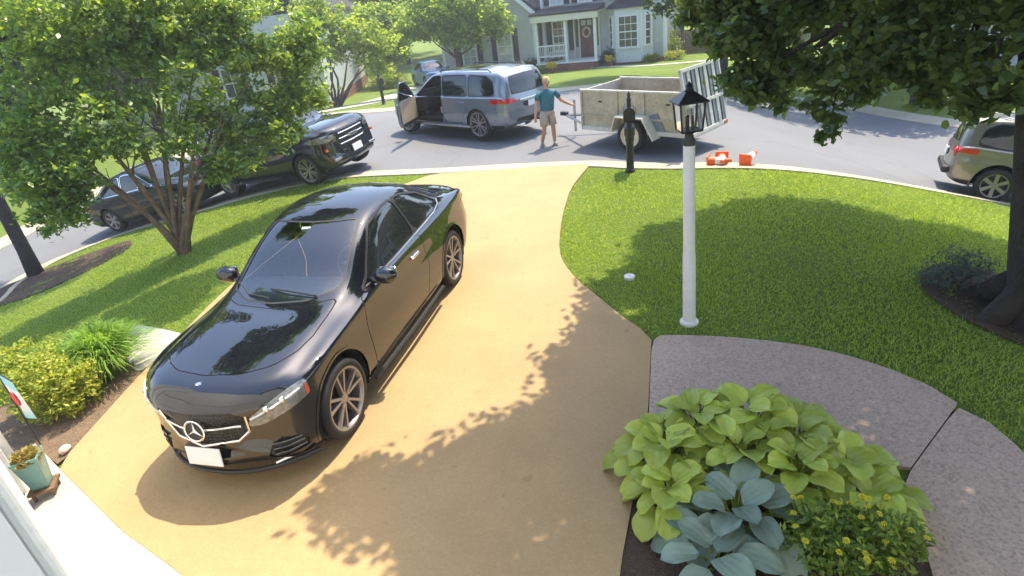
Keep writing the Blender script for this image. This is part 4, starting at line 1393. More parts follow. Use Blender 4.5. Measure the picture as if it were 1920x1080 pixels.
# ------------------------------------------------------------------ utility trailer
MT['trailer'] = pmat('dusty_beige_steel', (.42, .38, .27), .6, var=.28, vscale=3.5, bumps=(8, .2), fine=(26, .22))
MT['trailer_pale'] = pmat('pale_trailer_steel', (.56, .56, .50), .5, var=.2, vscale=5, fine=(30, .15))
MT['grey_steel'] = pmat('grey_fender', (.20, .22, .26), .45, metal=.3, var=.15)
def trailer():
    near_front, near_rear = Vector((2.12, 14.02)), Vector((3.95, 12.0))
    d = (near_front - near_rear).normalized()             # towards the hitch
    hd = math.atan2(d.y, d.x)
    L, W = (near_front - near_rear).length, 1.55
    # local x forward, y left (towards the camera side is the left side), origin at the near rear corner
    root = thing('utility_trailer', 'beige steel utility trailer with raised slatted ramp behind the grey SUV', 'trailer', (near_rear.x, near_rear.y, Tz(near_rear.x, near_rear.y)), hd)
    z0, z1 = .36, 1.20
    m, mp = MT['trailer'], MT['trailer_pale']
    s = -1                                                # the bed lies to the right of the near side
    for yy, nm in ((0, 'near'), (s * W, 'far')):
        B().box((L / 2, yy, (z0 + z1) / 2), (L, .03, z1 - z0)).build('side_panel', m, root, bev=.006)
        B().box((L / 2, yy, z1 + .015), (L + .06, .055, .045)).build('top_rail', mp, root, bev=.008)
        off = .028 if yy == 0 else -.028
        for x in (.03, L * .38, L * .63, L - .03):
            B().box((x, yy + off, (z0 + z1) / 2), (.055, .045, z1 - z0 - .02)).build('side_post', mp if x in (.03,) else m, root, bev=.006)
        B().box((L / 2, yy + off * .9, z0 + .30), (L - .06, .035, .035)).build('side_rib', m, root, bev=.006)
        B().box((L / 2, yy + off * .9, z0 + .02), (L, .05, .09)).build('frame_rail', mp, root, bev=.008)
    # dents: two small latch plates
    for x in (L * .80, L * .17):
        B().box((x, .025, z1 - .22), (.09, .012, .028)).build('latch_plate', MT['black_metal'], root)
    B().box((L, s * W / 2, (z0 + z1) / 2), (.03, W, z1 - z0)).build('front_panel', MT['trailer_pale'], root, bev=.006)
    for yy in (.12, W - .12, W / 2):
        B().box((L + .03, s * yy, (z0 + z1) / 2), (.04, .05, z1 - z0)).build('front_post', MT['trailer_pale'], root, bev=.006)
    n = 7
    for i in range(n):
        B().box((L / 2, s * (W * (i + .5) / n), z0 + .03), (L - .04, W / n - .012, .035)).build('floor_plank', MT['wood'], root)
    # tongue
    tip = Vector((L + 1.15, s * W / 2, .42))
    for yy in (.1, W - .1):
        B().tube([(L, s * yy, .40), tip], .035, 4).build('tongue_beam', MT['grey_steel'], root)
    B().box((tip.x + .06, tip.y, .46), (.22, .10, .10)).build('coupler', MT['black_metal'], root, bev=.02)
    jk = B().tube([(L + .75, s * W / 2 + .14, .08), (L + .75, s * W / 2 + .14, .85)], .03, 8)
    jk.tube([(L + .75, s * W / 2 + .14, .85), (L + .75, s * W / 2 + .30, .88)], .012, 6)
    jk.build('jack', MT['steel'], root)
    # wheels and angled mudguards
    wx = L * .46
    r = .33
    for yy, left in ((.16, True), (s * (W + .16), False)):
        make_wheel(root, wx, yy, r, .19, 'steel', left)
        sg = 1 if left else -1
        y0, y1 = (.015, .30) if left else (s * W - .015, s * (W + .30))
        prof = [(wx + .48, .42), (wx + .36, .74), (wx - .34, .74), (wx - .62, .30)]
        V, F = [], []
        for x, z in prof:
            V += [(x, y0, z), (x, y1, z)]
        for i in range(3):
            F.append((2 * i, 2 * i + 1, 2 * i + 3, 2 * i + 2))
        o = B().add(V, F).build('mudguard', mp, root)
        md = o.modifiers.new('thickness', 'SOLIDIFY')
        md.thickness = .035
        B().prism([(wx - .30, .72), (wx - .60, .32), (wx - .75, .42), (wx - .55, .80)], y0, y0 + sg * .02).build('mudguard_brace', MT['grey_steel'], root)
    B().tube([(wx, .1, r), (wx, s * (W + .1), r)], .035, 8).build('axle', MT['black_metal'], root)
    # ramp gate, hinged at the back and tipped over the bed
    tilt = rad(12)
    gate = sub_empty('ramp_gate', root, (-.05, 0, z0 - .02), (0, tilt, 0))
    H = 1.34
    for yy in (.03, W - .03):
        B().box((0, s * yy, H / 2), (.06, .06, H)).build('gate_post', mp, gate, bev=.006)
    for zz in (.03, H * .45, H - .03):
        B().box((0, s * W / 2, zz), (.065, W, .065)).build('gate_rail', mp, gate, bev=.006)
    B().box((.03, s * W / 2, H * .5), (.012, W - .08, H - .06)).build('gate_plate', MT['grey_steel'], gate)
    ns = 9
    for i in range(ns):
        yy = W * (i + .7) / (ns + .4)
        B().box((.0, s * yy, H / 2), (.035, .115 if i % 2 else .09, H - .05)).build('gate_slat', mp if i % 2 else MT['grey_steel'], gate, bev=.004)
    # tail lamps and a plate bracket below the gate
    for yy in (.02, W - .1):
        B().box((-.07, s * yy, .36), (.05, .12, .08)).build('tail_lamp', MT['red_lens'], root, bev=.01)
    B().box((-.04, s * W / 2, .33), (.05, W, .08)).build('rear_beam', mp, root, bev=.01)
trailer()

# ------------------------------------------------------------------ the person between the car and the trailer
MT['shirt'] = pmat('teal_shirt', (.035, .15, .20), .85, var=.15, vscale=14, bumps=(18, .4, .02))
MT['shorts'] = pmat('khaki_shorts', (.42, .34, .27), .85, var=.12, vscale=14, bumps=(18, .4, .02))
MT['cap'] = pmat('tan_cap', (.50, .38, .18), .8, var=.15, vscale=20)
MT['shoe'] = pmat('grey_shoe', (.25, .23, .22), .7, var=.1)
MT['hair'] = pmat('brown_hair', (.10, .06, .035), .7, var=.2, vscale=30)
def person():
    x, y = 1.36, 14.42
    root = thing('person', 'person in teal shirt, khaki shorts and tan cap beside the trailer tongue', 'person', (x, y, Tz(x, y) - .06), rad(8))
    root.scale = (.89, .89, .89)
    # +x to the picture's right, -y towards the camera
    hip, chest = Vector((0, 0, .95)), Vector((.02, -.02, 1.34))
    def body_tube(name, mat, rings, n=16, parent=root, cap=True):
        """rings: (centre, rx, ry) - a soft tube"""
        V, F = [], []
        for c, rx, ry in rings:
            for k in range(n):
                a = 2 * PI * k / n
                V.append((c[0] + rx * math.cos(a), c[1] + ry * math.sin(a), c[2]))
        for i in range(len(rings) - 1):
            for k in range(n):
                F.append((i * n + k, i * n + (k + 1) % n, (i + 1) * n + (k + 1) % n, (i + 1) * n + k))
        if cap:
            F += [tuple(range(n - 1, -1, -1)), tuple(range((len(rings) - 1) * n, len(rings) * n))]
        o = B().add(V, F).build(name, mat, parent, smooth=True)
        m = o.modifiers.new('sub', 'SUBSURF')
        m.levels = m.render_levels = 1
        return o
    # one continuous body: torso, head, arms, legs joined and remeshed
    b = B()
    b.tube([(0, 0, .86), (0, 0, 1.05), (.01, -.01, 1.2), (.02, -.02, 1.36), (.02, -.02, 1.44), (.02, -.02, 1.50)], [.150, .145, .15, .165, .12, .06], 14)
    b.V = [(p[0], -.01 + (p[1] + .01) * .68, p[2]) for p in b.V]
    b.tube([(.02, -.02, 1.46), (.02, -.03, 1.58)], [.058, .055], 12)
    b.ell((.02, -.045, 1.665), (.078, .098, .118), 16, 12)
    b.ell((.02, -.142, 1.655), (.016, .022, .024), 8, 6)      # nose
    for s in (-1, 1):
        b.ell((.02 + s * .080, -.04, 1.66), (.014, .024, .034), 8, 6)   # ears
    # picture-left arm hangs away from the hip, picture-right arm reaches to the trailer
    b.tube([(-.15, -.02, 1.42), (-.235, -.03, 1.36), (-.30, -.06, 1.14), (-.36, -.14, .92), (-.375, -.16, .86)], [.06, .056, .046, .036, .03], 10)
    b.tube([(.19, -.02, 1.42), (.27, -.01, 1.36), (.39, .02, 1.16), (.58, .03, 1.04), (.63, .03, 1.02)], [.06, .056, .046, .036, .03], 10)
    for base, dirn, up in (((-.378, -.165, .85), Vector((-.03, -.10, -.99)), Vector((1, 0, 0))), ((.64, .03, 1.015), Vector((.93, 0, -.35)), Vector((0, 1, 0)))):
        base = Vector(base)
        dirn.normalize()
        b.tube([base, base + dirn * .09], [.034, .036], 8)
        for k, (off, ln) in enumerate(((-.028, .065), (-.009, .078), (.010, .074), (.027, .058))):
            p = base + dirn * .08 + up * off
            curl = Vector((0, -.25, -.2))
            b.tube([p, p + dirn * ln * .55, p + dirn * ln * .9 + curl * ln * .5], [.010, .009, .007], 6)
        p = base + dirn * .03 - up * .03
        b.tube([p, p - up * .03 + dirn * .03, p - up * .035 + dirn * .06], [.012, .010, .008], 6)
    legs = {-1: [(-.09, 0, .93), (-.13, -.05, .72), (-.15, -.10, .50), (-.17, .02, .26), (-.19, .10, .10)],
            1: [(.09, 0, .93), (.11, .03, .70), (.12, -.01, .50), (.13, .0, .26), (.14, .02, .09)]}
    for s, pts in legs.items():
        b.tube(pts, [.10, .088, .062, .056, .040], 12)
    body = b.build('body', MT['skin'], root, smooth=True)
    rm = body.modifiers.new('remesh', 'REMESH')
    rm.mode = 'VOXEL'
    rm.voxel_size = .011
    rm.use_smooth_shade = True
    # clothes follow the body
    body_tube('shirt', MT['shirt'], [((0, 0, .90), .195, .140), ((0, 0, 1.0), .188, .138), ((.01, -.01, 1.15), .190, .142), ((.02, -.02, 1.30), .205, .148), ((.02, -.02, 1.40), .212, .135), ((.02, -.02, 1.47), .13, .09), ((.02, -.02, 1.50), .075, .07)])
    for pts in ([(-.16, -.02, 1.425), (-.245, -.035, 1.34), (-.275, -.05, 1.24)], [(.20, -.02, 1.425), (.285, -.005, 1.335), (.335, .01, 1.25)]):
        B().tube(pts, [.072, .068, .066], 12).build('sleeve', MT['shirt'], root, smooth=True)
    body_tube('shorts', MT['shorts'], [((0, 0, .80), .19, .135), ((0, 0, .90), .19, .14), ((0, 0, .97), .178, .132)])
    for s, pts in legs.items():
        p = [Vector(q) for q in pts]
        q = p[1].lerp(p[2], .75)
        B().tube([p[0] + Vector((0, 0, -.02)), p[1], q], [.112, .115, .112], 12).build('shorts_leg', MT['shorts'], root, smooth=True)
    # cap, hair, face
    cp = B().lathe([(.001, .115), (.05, .105), (.082, .070), (.093, .015), (.100, .002), (.101, -.006), (.092, -.004)], 20, (.02, -.04, 1.70))
    cp.build('tan_cap', MT['cap'], root, smooth=True)
    hb = B().lathe([(.086, .02), (.088, -.04), (.07, -.085)], 16, (.02, -.025, 1.70))
    hb.build('hair', MT['hair'], root, smooth=True)
    for s in (-1, 1):
        B().ell((.02 + s * .032, -.130, 1.672), (.012, .010, .008), 8, 6).build('eye', MT['gap'], root)
    B().box((.02, -.140, 1.612), (.045, .012, .010)).build('mouth', MT['red_lens'], root)
    for s, (px, py) in ((-1, (-.195, .08)), (1, (.14, .0))):
        sh = B().ell((px, py - .045, .055), (.048, .135, .05), 12, 8)
        sh.box((px, py - .045, .015), (.085, .25, .03))
        sh.build('shoe', MT['shoe'], root, smooth=True)
person()

# ------------------------------------------------------------------ lamp post on the lawn
def lamp_post():
    x, y = 1.88, 5.54
    root = thing('lamp_post', 'white lamp post with a black four-sided lantern on the lawn', 'lamp post', (x, y, Tz(x, y)))
    root.rotation_euler = (rad(-1), rad(-1.0), 0)
    k = 1.02
    H = 1.98
    B().lathe([(.10, -.05), (.10, .03), (.085, .05), (.07, .055)], 20).build('post_collar', MT['white_paint'], root, auto=35)
    B().lathe([(.072, -.1), (.074, .02), (.068, .04), (.066, .80), (.060, .86), (.060, 1.0), (.056, H - .02), (.05, H)], 20).build('post', MT['white_paint'], root, auto=35)
    z = H
    bl = MT['black_metal']
    B().lathe([(.055, z - .03), (.058, z + .03), (.04, z + .06), (.038, z + .09), (.085, z + .11), (.088, z + .13), (.001, z + .135)], 16).build('socket', bl, root, auto=40)
    wb, wt, zb, zt = .094, .115, z + .125, z + .395
    def sq(w, zz):
        return [(-w, -w, zz), (w, -w, zz), (w, w, zz), (-w, w, zz)]
    for i in range(4):
        a, c = sq(wb, zb)[i], sq(wt, zt)[i]
        B().tube([a, c], .010, 6).build('lantern_bar', bl, root)
        d, e = sq(wb, zb)[(i + 1) % 4], sq(wt, zt)[(i + 1) % 4]
        B().tube([a, d], .009, 6).build('lower_rail', bl, root)
        B().tube([c, e], .011, 6).build('upper_rail', bl, root)
        g = B().add([a, d, e, c], [(0, 1, 2, 3)])
        g.build('glass_pane', MT['lantern_glass'], root)
    roof = B()
    r0, r1 = sq(wt + .030, zt), sq(.040, zt + .085)
    lo = sq(wt + .030, zt - .012)
    roof.add(lo + r0 + r1, [(0, 1, 5, 4), (1, 2, 6, 5), (2, 3, 7, 6), (3, 0, 4, 7), (4, 5, 9, 8), (5, 6, 10, 9), (6, 7, 11, 10), (7, 4, 8, 11), (11, 10, 9, 8), (3, 2, 1, 0)])
    roof.build('lantern_roof', bl, root, bev=.006)
    B().lathe([(.040, zt + .085), (.045, zt + .095), (.03, zt + .105), (.026, zt + .12), (.036, zt + .13), (.020, zt + .15), (.007, zt + .165), (.001, zt + .175)], 14).build('finial', bl, root, auto=45)
    for dx, dy in ((-.028, -.012), (.03, -.01), (0, .03)):
        B().lathe([(.012, zb), (.012, zb + .13), (.006, zb + .135)], 10, (dx, dy, 0)).build('candle_sleeve', bl, root)
        B().lathe([(.004, zb + .13), (.012, zb + .155), (.010, zb + .175), (.001, zb + .205)], 10, (dx, dy, 0)).build('bulb', MT['lantern_glass'], root, smooth=True)
lamp_post()

# ------------------------------------------------------------------ mailboxes
def mailbox(x, y, label, rz, ht=1.36):
    root = thing('mailbox', label, 'mailbox', (x, y, Tz(x, y)), rz, 'mailboxes on posts')
    k = MT['black_metal']
    B().lathe([(.10, 0), (.10, .05), (.075, .07), (.072, ht * .42), (.085, ht * .44), (.085, ht * .60), (.060, ht * .62), (.045, ht * .80), (.040, ht * .96)], 12).build('post', k, root, auto=40)
    B().lathe([(.042, ht * .96), (.055, ht * .97), (.025, ht * 1.0), (.035, ht * 1.03), (.001, ht * 1.08)], 12).build('finial', k, root, auto=40)
    arch = [(-.11, 0), (.11, 0), (.11, .14)] + [(.11 * math.cos(a), .14 + .11 * math.sin(a)) for a in np.linspace(.25, PI - .25, 8)] + [(-.11, .14)]
    bx = B().prism([(a, b + ht * .70) for a, b in arch], -.08, .40, 'y').build('box', k, root, bev=.01)
    B().prism([(a * .92, b * .94 + .006 + ht * .70) for a, b in arch], .40, .415, 'y').build('box_door', MT['dark_plastic'], root)
    B().box((.125, .2, ht * .70 + .14), (.012, .05, .10)).build('flag', MT['red_lens'], root)
    B().box((0, .14, ht * .68), (.10, .46, .035)).build('bracket', k, root, bev=.008)
    B().prism([(a * .9, b * .75 + ht * .50) for a, b in arch], -.02, .36, 'y').build('paper_holder', k, root, bev=.008)
mailbox(2.59, 11.3, 'black mailbox on a black post at the kerb in front of the trailer', rad(-12), 1.42)
mailbox(-4.77, 28.45, 'dark mailbox standing across the street by the pale driveway', rad(200), 1.35)

# ------------------------------------------------------------------ orange and white cones lying at the kerb
MT['cone_orange'] = pmat('cone_orange', (.80, .13, .03), .55, var=.12, vscale=12)
MT['cone_white'] = pmat('cone_white', (.82, .80, .78), .5, var=.05)
def cone(x, y, rz, tilt, label):
    root = thing('traffic_cone', label, 'traffic cone', (x, y, Tz(x, y) + .07), rz, 'cones lying at the kerb')
    root.rotation_euler = (tilt, 0, rz)
    root.scale = (.82, .82, .95)
    B().lathe([(.115, .03), (.094, .16)], 20).build('cone_base_band', MT['cone_orange'], root, smooth=True)
    B().lathe([(.094, .16), (.064, .33)], 20).build('white_band', MT['cone_white'], root, smooth=True)
    B().lathe([(.064, .33), (.042, .46), (.028, .47), (.001, .47)], 20).build('cone_tip', MT['cone_orange'], root, smooth=True)
    B().box((0, 0, .015), (.30, .30, .03)).build('foot', MT['cone_orange'], root, bev=.01)
cone(4.05, 11.12, rad(60), rad(86), 'orange and white cone lying at the kerb, nearer the lamp post')
cone(4.75, 11.05, rad(130), rad(82), 'orange and white cone lying at the kerb, farther from the lamp post')
cone(4.40, 11.32, rad(-20), rad(84), 'orange and white cone lying at the kerb between two others')

# ------------------------------------------------------------------ white cap in the lawn
rt = thing('drain_cap', 'small white round drain cap set in the lawn', 'drain cap', (1.51, 6.78, Tz(1.51, 6.78)))
B().lathe([(.070, .0), (.070, .035), (.062, .042), (.001, .044)], 24).build('lid', MT['white_paint'], rt, auto=40)
B().box((0, 0, .048), (.04, .015, .010)).build('lid_grip', MT['white_paint'], rt, bev=.004)

# ------------------------------------------------------------------ own garage corner at the left edge
def garage():
    a, b = Vector((-5.30, 5.02)), Vector((-1.65, 1.66))
    d = (b - a).normalized()
    hd = math.atan2(d.y, d.x)
    L = (b - a).length
    root = thing('garage', 'white garage corner and door frame at the edge of the driveway', 'garage', (a.x, a.y, -.2), hd)
    inv = (Matrix.Translation((a.x, a.y, -.2)) @ Matrix.Rotation(hd, 4, 'Z')).inverted()
    # local x runs along the wall towards the camera, -y is inside
    w = MT['white_siding']
    B().span((0, -.35, 0), (L, -.16, 3.6)).build('wall', w, root)
    B().span((0, -.16, 0), (.42, -.02, 3.6)).build('corner_board', MT['white_paint'], root, bev=.01)
    B().span((.42, -.16, 0), (1.0, -.09, 3.6)).build('door_jamb', MT['white_paint'], root, bev=.01)
    for i in range(4):
        B().span((1.0, -.20, .10 + i * .62), (L, -.13, .70 + i * .62)).build('door_panel', MT['white_paint'], root, bev=.015)
    B().span((1.0, -.2, 0), (L, -.12, .095)).build('door_seal', MT['dark_plastic'], root)
    # unseen rest of the front, added behind the camera to bounce light
    for nm, lo, hi, mt in (('front_wall', (-1.7, -.75, -.3), (11, -.45, 6.2), w), ('foundation', (-1.7, -.44, -.3), (11, -.40, .35), MT['brick']),
                           ('front_door', (3.2, -.44, .36), (4.2, -.38, 2.45), MT['wood']), ('front_window', (5.4, -.44, .95), (6.9, -.39, 2.5), MT['dark_glass']),
                           ('front_window', (8.2, -.44, .95), (9.7, -.39, 2.5), MT['dark_glass']), ('eave', (-1.9, -.8, 6.2), (11.3, -.05, 6.42), MT['white_paint'])):
        o = B().span(lo, hi).build(nm, mt, root)
        o.matrix_parent_inverse = inv
garage()

# ------------------------------------------------------------------ planter, flag and stones beside the garage
MT['teal'] = pmat('teal_glaze', (.13, .27, .26), .35, var=.15, vscale=6, coat=.3)
MT['gold_leaf'] = leaf_mat('golden_foliage', (.20, .16, .05), (.30, .25, .08), (.38, .34, .12), trans=.25)
def planter():
    x, y = -4.36, 4.18
    root = thing('planter', 'teal planter with golden flowers standing beside the garage', 'planter', (x, y, Tz(x, y) + .03), rad(20))
    root.scale = (.74, .74, .80)
    st = B()
    for sx in (-.10, .10):
        for sy in (-.10, .10):
            st.box((sx, sy, .05), (.03, .03, .10))
    st.box((0, 0, .11), (.28, .28, .03))
    st.build('stand', MT['wood'], root)
    B().lathe([(.11, .125), (.125, .14), (.185, .50), (.195, .52), (.195, .55), (.175, .55), (.17, .52), (.001, .50)], 4, phase=PI / 4).build('pot', MT['teal'], root, bev=.015)
    n = 700
    P = RNG.normal(size=(n, 3))
    P /= np.linalg.norm(P, axis=1)[:, None]
    P *= (RNG.random((n, 1)) ** .4) * [.15, .15, .11]
    P[:, 2] = np.abs(P[:, 2]) + .50
    obj_from(quad_mesh('foliage', leaf_quads(P, .045, .6), MT['gold_leaf']), 'foliage', root)

def leaf_quads(C, size, aspect=.55, up=.5, spread=None):
    """rhombic leaves at the points C"""
    n = len(C)
    N = RNG.normal(size=(n, 3))
    N[:, 2] = np.abs(N[:, 2]) + up
    N /= np.linalg.norm(N, axis=1)[:, None]
    t = RNG.normal(size=(n, 3))
    t -= N * (t * N).sum(1)[:, None]
    t /= np.linalg.norm(t, axis=1)[:, None]
    bb = np.cross(N, t)
    s = size * RNG.uniform(.65, 1.35, (n, 1))
    V = np.empty((n, 4, 3))
    V[:, 0] = C - t * s
    V[:, 1] = C + bb * s * aspect + t * s * .1
    V[:, 2] = C + t * s - N * s * .25
    V[:, 3] = C - bb * s * aspect + t * s * .1
    return V.reshape(-1, 3)

def leaf_ovals(C, size, aspect=.5, up=.5):
    """pointed oval leaves of six corners, gently folded"""
    n = len(C)
    N = RNG.normal(size=(n, 3))
    N[:, 2] = np.abs(N[:, 2]) + up
    N /= np.linalg.norm(N, axis=1)[:, None]
    t = RNG.normal(size=(n, 3))
    t -= N * (t * N).sum(1)[:, None]
    t /= np.linalg.norm(t, axis=1)[:, None]
    bb = np.cross(N, t)
    s = size * RNG.uniform(.6, 1.35, (n, 1))
    V = np.empty((n, 6, 3))
    V[:, 0] = C - t * s
    V[:, 1] = C - t * s * .35 + bb * s * aspect
    V[:, 2] = C + t * s * .40 + bb * s * aspect * .78
    V[:, 3] = C + t * s - N * s * .30
    V[:, 4] = C + t * s * .40 - bb * s * aspect * .78
    V[:, 5] = C - t * s * .35 - bb * s * aspect
    return V.reshape(-1, 3)
planter()

def garden_flag():
    x, y = -5.02, 5.02
    root = thing('garden_flag', 'small garden flag in pale blue, white and red beside the garage', 'flag', (x, y, Tz(x, y)), rad(-35))
    B().tube([(0, 0, 0), (0, 0, .92), (.0, 0, .95), (.36, 0, .95)], .007, 6).build('pole', MT['black_metal'], root)
    m, nt, out = new_mat('flag_cloth')
    p = nt.nodes.new('ShaderNodeBsdfPrincipled')
    nt.links.new(p.outputs[0], out.inputs[0])
    co = nt.nodes.new('ShaderNodeTexCoord').outputs['Generated']
    sp = nt.nodes.new('ShaderNodeSeparateXYZ')
    nt.links.new(co, sp.inputs[0])
    nt.links.new(ramp(nt, sp.outputs['Z'], [(.0, (.30, .62, .70)), (.30, (.72, .72, .76)), (.70, (.72, .72, .76)), (.75, (.30, .62, .70))]), p.inputs['Base Color'])
    p.inputs['Roughness'].default_value = .9
    V, F = [], []
    for i in range(9):
        for j in range(7):
            u, v = i / 8, j / 6
            V.append((.02 + .32 * u, .02 * math.sin(u * 7 + v) * v, .94 - .46 * v))
    for i in range(8):
        for j in range(6):
            F.append((i * 7 + j, (i + 1) * 7 + j, (i + 1) * 7 + j + 1, i * 7 + j + 1))
    cl = B().add(V, F).build('cloth', m, root, smooth=True)
    hb = B().lathe([(.001, -.022), (.075, -.020), (.08, -.016)], 20, (.18, 0, .70), 'y')
    hb.lathe([(.001, .026), (.075, .024), (.08, .02)], 20, (.18, 0, .70), 'y')
    hb.build('red_disc', MT['cone_red'], root)
MT['cone_red'] = pmat('flag_red', (.62, .05, .06), .8, var=.05)
garden_flag()

MT['stone'] = pmat('pale_stone', (.45, .38, .32), .85, var=.25, vscale=9, bumps=(14, .5, .02))
def stone(x, y, r, label):
    b = B().ell((0, 0, r * .3), (r, r * .75, r * .55), 14, 10)
    rs = random.Random(int(x * 977))
    b.V = [(p[0] * (1 + rs.uniform(-.1, .1)), p[1] * (1 + rs.uniform(-.1, .1)), p[2]) for p in b.V]
    o = b.build('stone', MT['stone'], None, smooth=True, loc=(x, y, Tz(x, y) + .03), rot=(0, 0, x * 3))
    tag(o, label, 'stone', 'edging stones')
stone(-4.60, 4.80, .07, 'pale rounded stone at the driveway edge near the teal planter')
# ------------------------------------------------------------------ houses
def siding_mat(name, col, lap=.17):
    m, nt, out = new_mat(name)
    p = nt.nodes.new('ShaderNodeBsdfPrincipled')
    nt.links.new(p.outputs[0], out.inputs[0])
    co = nt.nodes.new('ShaderNodeTexCoord').outputs['Object']
    w = nt.nodes.new('ShaderNodeTexWave')
    w.wave_type = 'BANDS'
    w.bands_direction = 'Z'
    w.wave_profile = 'SAW'
    w.inputs['Scale'].default_value = .314 / lap
    nt.links.new(co, w.inputs['Vector'])
    c = ramp(nt, noise(nt, co, 1.2, 4), [(.3, tuple(x * .93 for x in col)), (.7, tuple(x * 1.06 for x in col))])
    nt.links.new(c, p.inputs['Base Color'])
    p.inputs['Roughness'].default_value = .65
    nt.links.new(bump(nt, w.outputs['Fac'], .9, .03), p.inputs['Normal'])
    return m
def brick_mat(name):
    m, nt, out = new_mat(name)
    p = nt.nodes.new('ShaderNodeBsdfPrincipled')
    nt.links.new(p.outputs[0], out.inputs[0])
    co = nt.nodes.new('ShaderNodeTexCoord').outputs['Object']
    mp = nt.nodes.new('ShaderNodeMapping')
    mp.inputs['Rotation'].default_value = (rad(90), 0, 0)
    nt.links.new(co, mp.inputs[0])
    b = nt.nodes.new('ShaderNodeTexBrick')
    b.inputs['Scale'].default_value = 4.4
    b.inputs['Color1'].default_value = (.27, .095, .06, 1)
    b.inputs['Color2'].default_value = (.16, .06, .045, 1)
    b.inputs['Mortar'].default_value = (.30, .26, .22, 1)
    b.inputs['Mortar Size'].default_value = .012
    nt.links.new(mp.outputs[0], b.inputs['Vector'])
    nt.links.new(b.outputs['Color'], p.inputs['Base Color'])
    p.inputs['Roughness'].default_value = .85
    nt.links.new(bump(nt, b.outputs['Fac'], -.5, .01), p.inputs['Normal'])
    return m
MT['grey_siding'] = siding_mat('grey_siding', (.50, .515, .535))
MT['white_lap'] = siding_mat('white_siding_laps', (.74, .75, .78))
MT['blue_lap'] = siding_mat('pale_blue_siding', (.50, .56, .62))
MT['brickwork'] = brick_mat('brickwork')
MT['door_red'] = pmat('dark_red_door', (.11, .030, .025), .4, var=.15)
MT['cream'] = pmat('cream_trim', (.66, .62, .52), .6, var=.05)
MT['house_glass'] = pmat('house_glass', (.05, .06, .07), .04, var=.4, vscale=2, spec=.9)

def window(parent, x, z, w, h, y=0, rows=2, cols=2, shutters=True, blind=False):
    """a window in a wall whose front is at -y; frame proud of the wall"""
    f = B()
    t = .09
    f.box((x, y - .05, z + h / 2 + t / 2), (w + 2 * t, .12, t))
    f.box((x, y - .07, z - h / 2 - t / 2), (w + 2 * t + .06, .16, t))
    for s in (-1, 1):
        f.box((x + s * (w / 2 + t / 2), y - .05, z), (t, .12, h))
    for i in range(1, cols):
        f.box((x - w / 2 + w * i / cols, y - .035, z), (.03, .04, h))
    for i in range(1, rows):
        f.box((x, y - .035, z - h / 2 + h * i / rows), (w, .042, .035 if i * 2 != rows else .06))
    fo = f.build('window', MT['white_paint'], parent)
    ph, pw = h / rows, w / cols
    for i in range(rows):
        for j in range(cols):
            B().box((x - w / 2 + pw * (j + .5), y - .012, z - h / 2 + ph * (i + .5)), (pw - .02, .012, ph - .02)).build('pane', MT['house_glass'] if not blind else MT['pane_pale'], fo)
    if shutters:
        for s in (-1, 1):
            if shutters == 'right' and s < 0: continue
            so = B().box((x + s * (w / 2 + t + .22), y - .03, z), (.38, .05, h + .12)).build('shutter', MT['navy'], parent, bev=.01)
            sl = B()
            for k in range(9):
                sl.box((x + s * (w / 2 + t + .22), y - .06, z - h / 2 + h * (k + .5) / 9), (.30, .018, h / 9 * .6))
            sl.build('louvre', MT['navy'], so)
    return fo
MT['pane_pale'] = pmat('pane_with_pale_blind', (.42, .46, .48), .08, var=.12, vscale=3, spec=.8)

def gable_roof(parent, x0, x1, y0, y1, z, rise, over=.35, along='x', mat=None):
    b = B()
    X0, X1, Y0, Y1 = x0 - over, x1 + over, y0 - over, y1 + over
    th = .16
    if along == 'x':
        ym = (Y0 + Y1) / 2
        pr = [(Y0, z - .05), (ym, z + rise), (Y1, z - .05), (Y1, z - .05 - th), (ym, z + rise - th), (Y0, z - .05 - th)]
        b.prism(pr, X0, X1, 'x')
    else:
        xm = (X0 + X1) / 2
        pr = [(X0, z - .05), (xm, z + rise), (X1, z - .05), (X1, z - .05 - th), (xm, z + rise - th), (X0, z - .05 - th)]
        b.prism(pr, Y0, Y1, 'y')
    return b.build('roof', mat or MT['shingle'], parent)

